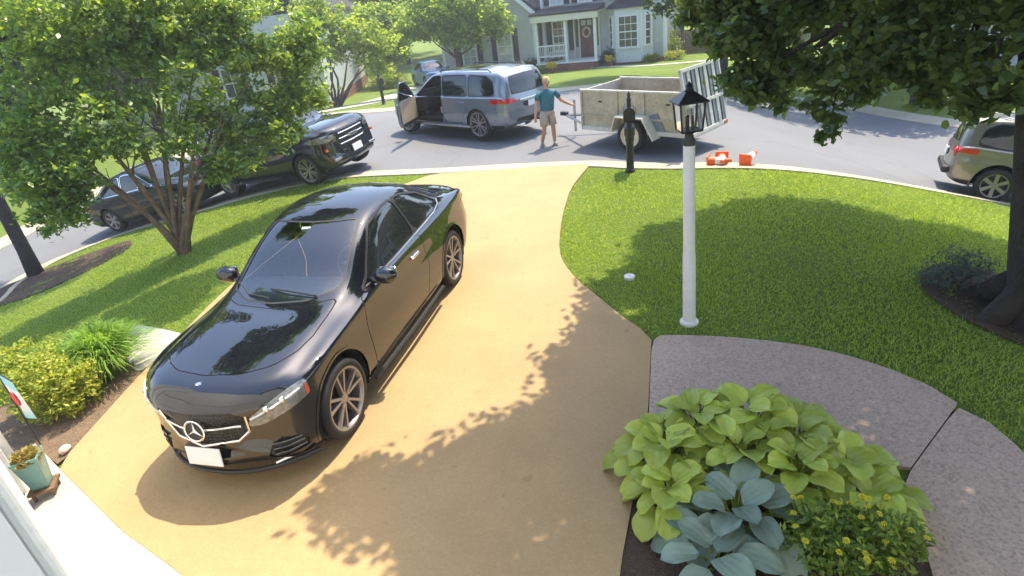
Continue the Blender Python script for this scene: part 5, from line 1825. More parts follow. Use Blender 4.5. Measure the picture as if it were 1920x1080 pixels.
def grey_house():
    A, Bp = Vector((4.25, 43.4)), Vector((11.45, 40.2))
    d = (Bp - A).normalized()
    hd = math.atan2(d.y, d.x)
    root = thing('house', 'grey two-storey house with white porch, bay window and navy shutters', 'house', (A.x, A.y, -2.12), hd)
    root.scale = (.98, 1, 1.14)
    W = 8.1
    g = MT['grey_siding']
    wt = MT['white_paint']
    # main block: x 0..W, front at y = 0
    B().span((0, 0, .45), (W, 9, 6.2)).build('wall', g, root)
    B().span((-.03, -.03, -.6), (W + .03, 9.03, .45)).build('foundation', MT['brickwork'], root)
    gable_roof(root, 0, W, 0, 9, 6.2, 3.4)
    B().span((W - .02, -.04, .45), (W + .12, .12, 6.2)).build('corner_board', wt, root)
    B().span((-.06, -.04, .45), (.10, .12, 6.2)).build('corner_board', wt, root)
    B().span((-.35, -.38, 6.06), (W + .35, -.30, 6.24)).build('gutter', wt, root)
    B().lathe([(.05, .2), (.05, 6.0)], 8, (W + .20, -.06, 0)).build('downpipe', wt, root)
    # upper windows, all with dark shutters
    for x in (1.1, 3.05, 4.9, 6.85):
        window(root, x, 4.42, .78, 1.45, rows=4, cols=2, blind=True)
    # porch on the left
    pd = 1.7
    B().span((0, -pd, -.6), (4.1, -.035, .62)).build('porch_base', MT['brickwork'], root)
    B().span((-.08, -pd - .08, .62), (4.15, -.035, .70)).build('porch_floor', wt, root)
    B().add([(-.25, -pd - .3, 3.32), (4.35, -pd - .3, 3.32), (4.35, .0, 3.52), (-.25, .0, 3.52), (-.25, -pd - .3, 3.24), (4.35, -pd - .3, 3.24), (4.35, .0, 3.24), (-.25, .0, 3.24)],
            [(0, 1, 2, 3), (4, 7, 6, 5), (0, 4, 5, 1), (1, 5, 6, 2), (3, 7, 4, 0)]).build('porch_roof', MT['shingle'], root)
    B().span((-.2, -pd - .22, 2.88), (4.3, -pd - .02, 3.22)).build('porch_beam', MT['cream'], root, bev=.02)
    B().span((-.12, -pd - .02, 3.10), (4.2, -.04, 3.20)).build('porch_ceiling', wt, root)
    for x in (.06, 2.05, 4.02):
        B().span((x - .09, -pd + .02, .70), (x + .09, -pd + .20, 2.88)).build('porch_post', wt, root, bev=.015)
    for z in (1.0, 1.58):
        B().span((.15, -pd + .08, z), (1.96, -pd + .14, z + .07)).build('porch_rail', wt, root)
    for k in range(13):
        xx = .26 + k * .135
        B().span((xx - .018, -pd + .09, 1.07), (xx + .018, -pd + .13, 1.58)).build('baluster', wt, root)
    window(root, 1.22, 1.98, .95, 1.55, rows=4, cols=3, shutters=True)
    # front door with sidelights and steps
    dx = 3.08
    fr = B()
    for xx in (-.86, -.52, .52, .86):
        fr.span((dx + xx - .05, -.12, .70), (dx + xx + .05, -.005, 2.86))
    fr.span((dx - .91, -.125, 2.86), (dx + .91, -.003, 3.02))
    fr.build('door_frame', MT['cream'], root)
    dr = B().span((dx - .47, -.07, .70), (dx + .47, -.01, 2.84)).build('front_door', MT['door_red'], root)
    for xx in (-.20, .20):
        for z0, z1, mt in ((2.42, 2.70, MT['pane_pale']), (1.62, 2.30, MT['door_red']), (.86, 1.50, MT['door_red'])):
            B().span((dx + xx - .15, -.09, z0), (dx + xx + .15, -.068, z1)).build('door_panel', mt, dr, bev=.012)
    wr = B()
    wr.tube([(dx + .24 * math.cos(a), -.13, 2.06 + .24 * math.sin(a)) for a in np.linspace(0, 2 * PI, 19)], .065, 7)
    wr.build('wreath', MT['wreath'], dr)
    B().ell((dx + .38, -.11, 1.70), (.035, .04, .035), 8, 6).build('door_knob', MT['chrome'], dr)
    for s in (-1, 1):
        B().span((dx + s * .69 - .11, -.05, 1.3), (dx + s * .69 + .11, -.01, 2.8)).build('sidelight', MT['house_glass'], root)
    for k in range(4):
        B().span((2.2, -pd - .30 * (k + 1), -.6), (3.96, -pd - .30 * k - .03, .55 - .165 * k)).build('brick_step', MT['brickwork'], root)
    B().span((-.3, -pd - .25, -.4), (.25, -pd + .3, .5)).build('porch_pier', MT['brickwork'], root)
    # bay window on the right
    bx0, bx1, bd = 4.55, 7.45, .85
    plan = [(bx0, -.02), (bx0 + .62, -bd), (bx1 - .62, -bd), (bx1, -.02)]
    B().prism(plan, .35, 3.15, 'z').build('bay_wall', MT['bay_white'], root)
    B().prism([(x, y) for x, y in [(bx0 + .05, -.02), (bx0 + .66, -bd + .06), (bx1 - .66, -bd + .06), (bx1 - .05, -.02)]], -.5, .35, 'z').build('bay_base', MT['brickwork'], root)
    top = [(bx0 - .2, 0, 3.15), (bx0 + .5, -bd - .22, 3.15), (bx1 - .5, -bd - .22, 3.15), (bx1 + .2, 0, 3.15), (bx0 + .5, 0, 3.55), (bx1 - .5, 0, 3.55)]
    B().add(top, [(0, 1, 4), (1, 2, 5, 4), (2, 3, 5), (3, 2, 1, 0), (0, 4, 5, 3)]).build('bay_roof', MT['shingle'], root)
    window(root, (bx0 + bx1) / 2, 1.95, 1.15, 1.55, -bd, rows=4, cols=3, shutters=False)
    for s, p, q in ((-1, plan[0], plan[1]), (1, plan[2], plan[3])):
        mid = ((p[0] + q[0]) / 2, (p[1] + q[1]) / 2)
        e = sub_empty('bay_side', root, (mid[0], mid[1], 0), (0, 0, math.atan2(q[1] - p[1], q[0] - p[0])))
        window(e, 0, 1.95, .42, 1.5, -.0, rows=4, cols=1, shutters=False)
    # lower wing to the left with a gable to the street
    wx0, wx1, wy0 = -7.4, -.35, -.9
    B().span((wx0, wy0, .35), (wx1, 8, 3.7)).build('wing_wall', g, root)
    B().span((wx0 - .03, wy0 - .03, -.6), (wx1 + .03, 8.03, .35)).build('foundation', MT['brickwork'], root)
    xm = (wx0 + wx1) / 2
    B().prism([(wx0, 3.7), (wx1, 3.7), (xm, 6.1)], wy0, wy0 + .25, 'y').build('gable', g, root)
    gable_roof(root, wx0, wx1, wy0, 8, 3.7, 2.7, .3, 'y')
    for s, x in ((-1, wx0), (1, wx1)):
        B().span((x - .09, wy0 - .03, .35), (x + .09, wy0 + .12, 3.7)).build('corner_board', wt, root)
    bargeboard = B()
    for s in (-1, 1):
        xe = xm + s * (wx1 - wx0 + .6) / 2
        bargeboard.add([(xe, wy0 - .36, 3.45), (xm, wy0 - .36, 6.30), (xm, wy0 - .36, 6.02), (xe, wy0 - .36, 3.17), (xe, wy0 - .30, 3.45), (xm, wy0 - .30, 6.30), (xm, wy0 - .30, 6.02), (xe, wy0 - .30, 3.17)],
                       [(0, 1, 2, 3), (7, 6, 5, 4), (0, 4, 5, 1), (2, 6, 7, 3), (0, 3, 7, 4)])
    bargeboard.build('bargeboard', wt, root)
    window(root, -2.55, 1.75, 1.0, 1.75, wy0, rows=4, cols=2, blind=True)
    window(root, -5.3, 1.75, 1.0, 1.75, wy0, rows=4, cols=2, blind=True)
MT['bay_white'] = pmat('bay_white', (.66, .70, .70), .6, var=.05)
MT['wreath'] = pmat('pale_wreath', (.55, .40, .36), .9, var=.4, vscale=25)
grey_house()

def white_house():
    root = thing('house', 'white house with a brick foundation behind the trees across the street', 'house', (-9.2, 36.6, -1.9), 0)
    B().span((-9, 0, .55), (0, 13, 5.4)).build('wall', MT['white_lap'], root)
    B().span((-9.04, -.04, -1.0), (.04, 13.04, .55)).build('foundation', MT['brickwork'], root)
    gable_roof(root, -9, 0, 0, 13, 5.4, 3.0, .4, 'y')
    B().span((-.08, -.06, .55), (.06, .10, 5.4)).build('corner_board', MT['white_paint'], root)
    for x in (-2.2, -5.2):
        window(root, x, 2.2, .95, 1.5, 0, rows=2, cols=2)
white_house()

def blue_house():
    root = thing('house', 'pale blue house half hidden by the trees at the street corner', 'house', (17.5, 27.5, -2.3), rad(-38))
    B().span((0, 0, .4), (9, 8, 5.8)).build('wall', MT['blue_lap'], root)
    B().span((-.04, -.04, -1.0), (9.04, 8.04, .4)).build('foundation', MT['brickwork'], root)
    gable_roof(root, 0, 9, 0, 8, 5.8, 3.0)
    for x in (1.5, 4.4, 7.4):
        window(root, x, 1.9, .95, 1.5, 0, rows=2, cols=2)
        window(root, x, 4.5, .95, 1.4, 0, rows=2, cols=2)
blue_house()

def back_fence():
    p, q = Vector((12.7, 44.0)), Vector((20.0, 38.5))
    d = (q - p)
    root = thing('fence', 'brown board fence beyond the grey house', 'fence', (p.x, p.y, Tz(p.x, p.y) - .05), math.atan2(d.y, d.x))
    L = d.length
    n = int(L / .155)
    bm = B().box((0, 0, .80), (.14, .022, 1.6)).mesh('board', MT['fence_wood'])
    for i in range(n):
        obj_from(bm, 'board', root, loc=(.08 + i * .155, 0, (i % 3) * .012))
    for z in (.4, 1.25):
        B().box((L / 2, .035, z), (L, .04, .09)).build('rail', MT['fence_wood'], root)
MT['fence_wood'] = pmat('weathered_boards', (.20, .135, .085), .85, var=.3, vscale=6)
back_fence()
# ------------------------------------------------------------------ foliage
LM = dict(
    maple=leaf_mat('maple_leaf', (.085, .145, .055), (.130, .200, .075), (.190, .270, .105), trans=.48, gloss=.9, rough=.38),
    myrtle=leaf_mat('myrtle_leaf', (.095, .170, .035), (.180, .290, .055), (.300, .400, .095), trans=.52, gloss=.9, rough=.36),
    myrtle_far=leaf_mat('bright_myrtle_leaf', (.140, .210, .035), (.240, .340, .055), (.340, .430, .090), trans=.52),
    round=leaf_mat('round_tree_leaf', (.130, .210, .035), (.220, .330, .055), (.320, .430, .090), trans=.54),
    dark=leaf_mat('dark_leaf', (.030, .058, .030), (.052, .088, .042), (.090, .130, .060), trans=.38),
    mid=leaf_mat('mid_leaf', (.052, .095, .032), (.090, .145, .045), (.145, .205, .065), trans=.42),
    shrub=leaf_mat('gold_green_leaf', (.15, .22, .03), (.30, .36, .05), (.48, .48, .08), trans=.35),
    lily=leaf_mat('daylily_leaf', (.10, .20, .025), (.19, .34, .05), (.30, .46, .10), trans=.45),
    grey=leaf_mat('grey_green_leaf', (.05, .08, .07), (.09, .13, .12), (.14, .18, .17), trans=.2),
    bush=leaf_mat('dark_bush_leaf', (.012, .030, .010), (.028, .055, .016), (.05, .085, .022), trans=.2),
    lime_bush=leaf_mat('lime_bush_leaf', (.10, .16, .015), (.20, .27, .03), (.30, .36, .05), trans=.3),
    bed=leaf_mat('bed_plant_leaf', (.08, .14, .03), (.17, .26, .05), (.34, .42, .07), trans=.35),
    yellow=leaf_mat('yellow_flower', (.42, .38, .02), (.58, .52, .03), (.68, .62, .06), trans=.2),
)

def blob_points(blobs, clump=.22, per=40, fill=.55):
    """leaf positions: clumps spread through ellipsoids, denser towards the outside"""
    out = []
    for c, r, n in blobs:
        d = RNG.normal(size=(n, 3))
        d /= np.linalg.norm(d, axis=1)[:, None]
        q = RNG.random((n, 1)) ** fill * .92 + .06
        cc = np.asarray(c) + d * q * np.asarray(r)
        k = RNG.integers(int(per * .5), int(per * 1.5), n)
        idx = np.repeat(np.arange(n), k)
        sz = RNG.uniform(.6, 1.35, n)[idx][:, None]
        out.append(cc[idx] + RNG.normal(size=(len(idx), 3)) * clump * sz * [.62, .62, .42])
    return np.vstack(out)

def limb(b, p0, p1, r0, r1, bend=.15, n=6, sides=8):
    p0, p1 = Vector(p0), Vector(p1)
    L = (p1 - p0).length
    off = Vector(RNG.normal(size=3).tolist()) * bend * L * .5
    pts, rr = [], []
    for i in range(n + 1):
        t = i / n
        pts.append(p0.lerp(p1, t) + off * math.sin(PI * t) + Vector(RNG.normal(size=3).tolist()) * .012 * L * (0 < i < n))
        rr.append(r0 + (r1 - r0) * t)
    b.tube(pts, rr, sides)
    return pts

def tree_root(name, label, x, y, cat='tree', group=None, z=None):
    return thing(name, label, cat, (x, y, Tz(x, y) if z is None else z), 0, group)

def local(P, root):
    return np.asarray(P) - np.array(root.location)

# ---- the large tree at the right: trunk in view, crown mostly over the frame, its shade on the lawn
SH = (math.sin(SUN_AZ) / math.tan(SUN_EL), math.cos(SUN_AZ) / math.tan(SUN_EL))
def large_tree():
    root = tree_root('shade_tree', 'large shade tree with thick dark trunk and drooping branches', 5.25, 4.95)
    L = lambda p: tuple(np.array(p) - np.array(root.location))
    tr = B()
    path = [(5.37, 4.85, -.35), (5.36, 4.90, -.08), (5.36, 5.0, .25), (5.38, 5.42, 1.44), (5.45, 5.92, 2.85), (5.35, 6.4, 4.1)]
    tr.tube([L(p) for p in path], [.62, .50, .37, .31, .29, .25], 16)
    for a in np.linspace(0, 2 * PI, 7)[:-1]:
        tr.tube([L((5.36 + .28 * math.cos(a), 4.97 + .28 * math.sin(a), .25)), L((5.36 + .55 * math.cos(a), 4.95 + .55 * math.sin(a), -.02)), L((5.36 + .85 * math.cos(a), 4.95 + .85 * math.sin(a), -.16))], [.14, .13, .05], 8)
    tr.build('trunk', MT['bark_dark'], root, smooth=True)
    low = [((3.35, 8.80, 2.55), .36), ((3.46, 8.30, 2.55), .46), ((3.48, 8.22, 2.02), .32), ((3.90, 8.0, 2.20), .40), ((4.13, 7.35, 2.16), .38), ((4.23, 6.75, 2.40), .42),
           ((4.56, 6.5, 2.38), .42), ((4.60, 5.95, 2.36), .42), ((4.50, 5.35, 2.20), .34), ((4.03, 8.05, 2.8), .5), ((4.45, 6.65, 2.85), .5), ((3.77, 8.0, 1.82), .22), ((3.60, 8.35, 1.78), .20),
           ((4.8, 6.1, 3.0), .5), ((3.6, 8.9, 2.9), .5), ((4.5, 7.4, 2.9), .5), ((5.0, 7.6, 3.1), .6), ((3.2, 9.2, 2.95), .45), ((4.9, 5.3, 2.75), .4), ((4.35, 7.0, 1.98), .24), ((4.62, 6.2, 2.02), .22)]
    blobs = [(c, (r, r, r * .75), int(46 * (r / .4) ** 2)) for c, r in low]
    tip = [((3.99, 6.95, 1.78), (.16, .16, .14), 9), ((3.98, 6.93, 1.60), (.12, .12, .14), 8), ((3.92, 7.0, 1.46), (.08, .08, .10), 4), ((3.88, 7.1, 1.80), (.16, .12, .10), 6), ((3.80, 7.9, 1.66), (.12, .12, .10), 6)]
    P = np.vstack([blob_points(blobs, .105, 24), blob_points(tip, .06, 9)])
    # unseen crown over the frame, laid out to fill this shade outline
    shade = [(-1.95, 3.50), (-1.50, 4.1), (-1.12, 3.80), (-.62, 4.15), (-.15, 4.3), (.28, 4.6), (.20, 5.15), (.55, 5.6), (.85, 6.25), (.78, 6.7), (1.3, 6.95), (1.75, 7.4),
             (1.85, 8.0), (2.3, 8.3), (3.1, 8.75), (3.9, 9.05), (4.8, 8.95), (5.4, 8.75), (6.07, 8.1), (6.7, 8.25), (7.6, 7.9), (8.6, 7.0), (9, 5), (8, 2.5), (6, .6), (3, -.2), (.6, .0), (-1.2, 1.2), (-1.0, 2.4), (-1.15, 2.9)]
    n = 13500
    C = np.stack([RNG.uniform(-2, 9, n), RNG.uniform(-.3, 9.2, n)], 1)
    s = sdf(shade, C[:, 0], C[:, 1])
    C = C[(s < -.14) & (RNG.random(n) < np.where(s > -.6, 1.0, .92))]
    z = RNG.uniform(4.3, 6.6, len(C)) - .6 * np.clip((np.hypot(C[:, 0] - 4, C[:, 1] - 5) - 2) / 4, 0, 1)
    CC = np.stack([C[:, 0] + SH[0] * z, C[:, 1] + SH[1] * z, z], 1)
    # gaps cut in the crown for sun spots on the ground
    for gx, gy, gr in ((2.72, 3.52, .04), (3.85, 4.55, .06), (1.3, 5.95, .05)):
        k = np.hypot(CC[:, 0] - SH[0] * CC[:, 2] - gx, CC[:, 1] - SH[1] * CC[:, 2] - gy) > gr + .24
        CC = CC[k]
    per = 23
    idx = np.repeat(np.arange(len(CC)), per)
    Q = CC[idx] + RNG.normal(size=(len(idx), 3)) * [.13, .13, .11]
    P = np.vstack([P, Q])
    P = P[np.linalg.norm(P - [0, 0, CAM_H], axis=1) > 3.2]
    obj_from(quad_mesh('crown', leaf_ovals(local(P, root), .060, .55, .4), LM['maple'], 6), 'crown', root)
    br = B()
    fork = [(5.27, 6.2, 3.3), (5.25, 6.5, 4.05), (5.28, 6.35, 3.7)]
    for i, (c, r) in enumerate(low):
        if i % 2 == 0 or r < .3:
            limb(br, L(fork[i % 3]), L(c), .07, .014, .12)
    for k in range(14):
        j = RNG.integers(len(CC))
        limb(br, L(fork[k % 3]), L(CC[j]), .12, .02, .1)
    limb(br, L((4.13, 7.2, 2.2)), L((3.96, 6.96, 1.5)), .014, .005, .1)
    br.build('branch', MT['bark_dark'], root, smooth=True)
large_tree()

# ---- crape myrtle in the left lawn
def myrtle():
    bx, by = -6.29, 11.07
    root = tree_root('crape_myrtle', 'multi-stemmed crape myrtle on the lawn beside the black coupe', bx, by)
    o = np.array(root.location)
    tips = [(-7.5, 10.6, 1.9), (-7.2, 11.2, 2.4), (-6.9, 10.6, 2.6), (-6.6, 11.4, 2.9), (-6.2, 10.9, 2.7), (-5.9, 11.6, 3.0), (-5.6, 11.1, 2.5), (-5.3, 11.9, 2.8), (-4.9, 11.6, 2.2), (-4.5, 12.1, 2.4), (-7.9, 11.3, 2.2), (-5.1, 11.0, 2.0)]
    for i, t in enumerate(tips):
        b = B()
        a = 2 * PI * i / len(tips)
        p0 = np.array((bx + .10 * math.cos(a), by + .10 * math.sin(a), o[2] - .08))
        t = np.array(t)
        mid = p0 + (t - p0) * .38 + [0, 0, .22]
        pts = [p0, p0 + (mid - p0) * .5 + [0, 0, .08], mid, mid + (t - mid) * .5 + RNG.normal(size=3) * .06, t]
        b.tube([tuple(q - o) for q in pts], [.062, .050, .040, .028, .012], 8)
        for k in range(3):
            q = mid + (t - mid) * RNG.uniform(.1, .8)
            limb(b, q - o, q - o + np.array([RNG.uniform(-.7, .7), RNG.uniform(-.7, .7), RNG.uniform(.3, .9)]), .016, .005, .15, 4, 6)
        b.build('stem', MT['bark_myrtle'], root, smooth=True)
    blobs = [((-7.3, 11.3, 3.1), (.9, .9, .7), 95), ((-6.4, 11.8, 3.5), (1.0, .9, .7), 105), ((-5.6, 12.1, 3.3), (1.0, .9, .7), 105), ((-4.6, 12.5, 3.0), (.9, .9, .7), 90),
             ((-3.75, 12.8, 2.65), (.65, .7, .55), 60), ((-7.75, 10.6, 2.3), (.75, .8, .65), 80), ((-7.6, 10.1, 1.55), (.6, .7, .5), 55), ((-4.25, 12.2, 1.95), (.55, .6, .45), 34),
             ((-4.85, 11.8, 1.6), (.5, .55, .4), 26), ((-6.6, 10.7, 2.5), (.8, .7, .5), 34), ((-5.5, 11.2, 2.5), (.8, .7, .5), 30), ((-7.2, 11.0, 4.0), (1.0, 1, .7), 80),
             ((-5.8, 11.9, 4.2), (1.1, 1, .7), 80), ((-4.6, 12.4, 3.8), (.9, .9, .6), 70), ((-7.9, 10.6, 1.2), (.6, .5, .45), 44), ((-7.2, 10.4, 1.3), (.5, .4, .35), 22), ((-5.6, 10.9, 1.7), (.55, .4, .4), 20), ((-6.4, 10.5, 1.9), (.6, .4, .4), 20), ((-4.7, 11.4, 1.25), (.4, .4, .3), 20), ((-5.2, 11.7, 2.0), (.6, .5, .4), 26), ((-4.1, 11.9, 1.45), (.5, .5, .4), 34), ((-5.1, 11.3, 1.1), (.4, .4, .3), 20), ((-7.7, 10.3, .85), (.5, .5, .35), 30), ((-3.6, 12.4, 2.0), (.5, .5, .4), 36), ((-6.9, 10.2, 1.9), (.6, .5, .4), 26), ((-3.5, 13.0, 3.1), (.5, .6, .5), 36),
             ((-4.0, 10.9, 6.3), (1.2, 1.1, .9), 240), ((-4.7, 10.2, 7.0), (1.3, 1.0, .9), 240), ((-3.5, 11.3, 6.9), (1.0, 1.0, .8), 150), ((-5.0, 9.9, 6.2), (1.2, .9, .8), 220), ((-5.9, 9.7, 6.9), (1.2, .9, .8), 200)]  # unseen clumps above the view, added to shade the lawn
    P = blob_points(blobs, .15, 38)
    obj_from(quad_mesh('crown', leaf_quads(local(P, root), .055, .55, .5), LM['myrtle']), 'crown', root)
myrtle()

# ---- dark tree at the street corner, left edge
def corner_tree():
    root = tree_root('corner_tree', 'dark tree with slender trunk at the street corner', -11.63, 13.93)
    o = np.array(root.location)
    L = lambda p: tuple(np.array(p) - o)
    b = B()
    b.tube([L(p) for p in [(-11.63, 13.93, -1.7), (-11.66, 14.0, -.9), (-11.75, 14.1, .3), (-11.85, 14.3, 2.0), (-11.8, 14.5, 4.2)]], [.20, .155, .14, .12, .06], 12)
    for t in ((-12.6, 14.2, 2.6), (-10.9, 15.3, 3.4), (-12.2, 15.2, 4.2), (-11.0, 14.0, 3.0), (-12.9, 13.8, 1.8)):
        limb(b, L((-11.83, 14.25, 1.6)), L(t), .06, .015)
    b.build('trunk', MT['bark_dark'], root, smooth=True)
    B().box((.14, -.12, .95), (.34, .03, .05)).build('stub_branch', MT['bark_dark'], root)
    blobs = [((-12.4, 14.3, 1.6), (.8, .8, .7), 60), ((-11.9, 14.8, 2.7), (1.0, 1, .8), 90), ((-12.9, 14.2, 2.9), (1.0, 1, .9), 90), ((-11.0, 15.3, 3.6), (.9, .9, .8), 70), ((-12.0, 15.0, 4.3), (1.2, 1.1, .9), 100),
             ((-10.9, 15.6, 4.9), (1.0, 1, .8), 60), ((-13.4, 14.0, 3.9), (1.1, 1, .9), 90), ((-12.8, 13.6, 1.2), (.6, .6, .5), 40), ((-12.6, 14.6, 5.4), (1.4, 1.2, .9), 100), ((-11.3, 14.6, 2.0), (.6, .6, .5), 30),
             ((-9.8, 15.6, 6.3), (1.7, 1.5, 1.0), 190), ((-8.3, 16.3, 7.0), (1.6, 1.4, 1.0), 170), ((-11.2, 14.8, 6.6), (1.6, 1.5, 1.0), 150)]  # high clumps out of view, added to throw shade on the corner
    P = blob_points(blobs, .2, 26)
    obj_from(quad_mesh('crown', leaf_quads(local(P, root), .065, .55, .4), LM['dark']), 'crown', root)
corner_tree()

# ---- far trees
def far_tree(name, label, x, y, trunk_h, blobs, mat, stems=1, leaf=.11, clump=.4, per=30, tr=.16, bark='bark', group='trees across the street'):
    root = tree_root(name, label, x, y, group=group)
    o = np.array(root.location)
    b = B()
    for i in range(stems):
        a = 2 * PI * i / max(stems, 1)
        if stems > 1:
            c = blobs[i % len(blobs)][0]
            p1 = np.array(c) * .75
            limb(b, (.1 * math.cos(a), .1 * math.sin(a), -.3), tuple(p1), tr * .6, tr * .15, .12)
        else:
            b.tube([(0, 0, -.4), (0, 0, .1), (.03, .02, trunk_h * .6), (.02, .05, trunk_h * 1.3)], [tr * 1.5, tr * 1.05, tr * .9, tr * .5], 10)
            for c, r, n in blobs[:7]:
                limb(b, (.02, .03, trunk_h * .8), tuple(np.array(c) * [.8, .8, .95]), tr * .45, tr * .1, .1)
    b.build('trunk', MT[bark], root, smooth=True)
    P = blob_points(blobs, clump, per)
    obj_from(quad_mesh('crown', leaf_quads(P, leaf, .6, .5), LM[mat]), 'crown', root)
    return root

far_tree('crape_myrtle', 'bright green multi-stemmed tree in front of the white house', -8.1, 33.3, 1.4,
         [((-1.3, 0, 3.4), (1.3, 1.3, 1.0), 60), ((.2, 0, 3.9), (1.4, 1.3, 1.0), 70), ((1.7, .2, 3.4), (1.4, 1.3, 1.0), 66), ((3.0, .4, 2.7), (1.0, 1.1, .8), 44), ((-2.4, .1, 2.9), (1.0, 1.1, .9), 40),
          ((.7, -.3, 2.9), (1.5, 1, .7), 40), ((2.2, -.2, 2.3), (.9, .8, .5), 22), ((0, .2, 4.9), (1.6, 1.3, .7), 50), ((2.6, .8, 1.6), (.7, .7, .6), 22)], 'myrtle_far', stems=8, leaf=.10, clump=.28, per=26, tr=.14)
far_tree('round_tree', 'round leafy tree in front of the grey house wing', -1.7, 41.6, 1.9,
         [((0, 0, 5.2), (2.6, 2.4, 1.6), 160), ((1.5, -.3, 4.0), (1.9, 1.8, 1.4), 110), ((-1.6, -.2, 4.2), (1.8, 1.8, 1.3), 110), ((.1, -.6, 3.4), (2.4, 1.6, 1.0), 90), ((2.9, 0, 3.2), (1.0, 1.1, .8), 44), ((-2.8, 0, 3.6), (.9, 1, .8), 40), ((.6, -.6, 2.6), (1.6, 1, .5), 36)],
         'round', stems=1, leaf=.12, clump=.34, per=26, tr=.15)
far_tree('street_tree', 'dark tree on the far verge beyond the silver SUV', 14.6, 20.4, 1.8,
         [((0, 0, 3.6), (2.0, 2.0, 1.2), 90), ((-1.6, .4, 3.2), (1.4, 1.4, .9), 60), ((1.6, .3, 3.3), (1.6, 1.4, 1.0), 60), ((0, .6, 5.0), (2.4, 2.2, 1.4), 110)], 'mid', leaf=.10, clump=.28, tr=.17, bark='bark_dark')
far_tree('street_tree', 'broad dark tree on the far verge shading the road', 10.6, 27.6, 2.4,
         [((0, 0, 4.6), (2.6, 2.4, 1.6), 130), ((-2.2, 0, 4.0), (1.7, 1.6, 1.1), 70), ((2.1, 0, 4.2), (1.8, 1.6, 1.2), 80), ((0, .3, 6.6), (2.4, 2.2, 1.4), 110),
          ((-3, -3.5, 8.4), (2.2, 2, 1.1), 130), ((-4.8, 0, 8.6), (2.4, 2.3, 1.1), 140), ((-3.5, 3, 8.8), (2.4, 2.3, 1.2), 140), ((-.5, -1.2, 8.6), (2.4, 2.3, 1.3), 140), ((1.5, -4, 8.2), (2, 2, 1.1), 110)], 'mid', leaf=.12, clump=.34, tr=.2, bark='bark_dark')  # the high clumps are out of view, added to cast the road shade
far_tree('street_tree', 'tall tree between the blue house and the street', 15.2, 24.6, 2.4,
         [((0, 0, 4.8), (2.4, 2.4, 1.7), 120), ((-1.9, 0, 4.0), (1.5, 1.5, 1.1), 60), ((1.8, 0, 4.3), (1.7, 1.6, 1.2), 70), ((0, .3, 7.0), (2.4, 2.2, 1.6), 110)], 'dark', leaf=.12, clump=.34, tr=.2, bark='bark_dark')
far_tree('bushy_tree', 'bushy tree between the white house and the blue car', -6.7, 47.5, 1.2,
         [((0, 0, 3.0), (1.5, 1.5, 1.4), 70), ((.9, 0, 4.3), (1.6, 1.5, 1.2), 70), ((-.7, 0, 4.6), (1.4, 1.5, 1.2), 60), ((.3, -.3, 2.0), (1.3, 1.2, .8), 40)], 'round', leaf=.14, clump=.36, tr=.16)

# background wood: one crown drawn once, then copied
def wood():
    blobs = [((0, 0, .62), (.62, .62, .34), 150), ((.42, .1, .5), (.42, .4, .28), 80), ((-.42, 0, .52), (.42, .4, .28), 80), ((0, -.3, .42), (.5, .35, .22), 70), ((.1, .1, .9), (.42, .4, .22), 70)]
    P = blob_points(blobs, .075, 26)
    crowns = [quad_mesh('crown', leaf_quads(P, .026, .65, .5), LM[k]) for k in ('dark', 'mid', 'round')]
    tb = B()
    tb.tube([(0, 0, -.06), (0, 0, .2), (.01, .02, .6)], [.035, .026, .012], 10)
    for c, r, n in blobs:
        limb(tb, (0, 0, .22), c, .012, .003, .1, 4, 6)
    trunk = tb.mesh('trunk', MT['bark_dark'], True)
    spots = [(-25, 20, 8, 0, 'dark tall tree behind the street corner, outermost on the left side'), (-21, 27, 9, 0, 'dark tall tree beyond the bend of the street'), (-19, 36, 10, 1, 'broad tree beside the white house, street side'),
             (-15.5, 29, 7.0, 1, 'mid green tree beyond the left bend, before the white house'), (-14, 56, 12, 1, 'tall tree behind the white house roof'), (-7, 60, 12, 0, 'dark tall tree behind the blue car driveway'),
             (-1, 64, 13, 1, 'tall tree behind the grey house wing'), (-22, 46, 12, 0, 'dark tall tree behind the white house, far left'), (17, 54, 12, 0, 'dark tall tree behind the board fence'),
             (23, 47, 11, 0, 'dark tree behind the blue house and fence'), (13.5, 60, 12, 1, 'mid green tree behind the grey house corner'), (29, 38, 11, 0, 'dark tree behind the blue house'),
             (34, 24, 10, 1, 'mid green tree beyond the right bend of the street'), (6, 66, 13, 0, 'dark tall tree behind the grey house roof'), (-30, 34, 11, 0, 'dark tall tree far beyond the street corner'),
             (-9.5, 70, 13, 2, 'pale green tall tree far behind the driveway'), (18.5, 47.5, 8, 1, 'mid green tree just behind the board fence'), (-30, 8, 9, 1, 'mid green tree left of the street bend')]
    for i, (x, y, h, k, lab) in enumerate(spots):
        r = thing('background_tree', lab, 'tree', (x, y, Tz(x, y) - .1), i * 1.7, 'trees behind the houses')
        r.scale = (h * .62, h * .62, h)
        obj_from(trunk, 'trunk', r)
        obj_from(crowns[k], 'crown', r)
wood()

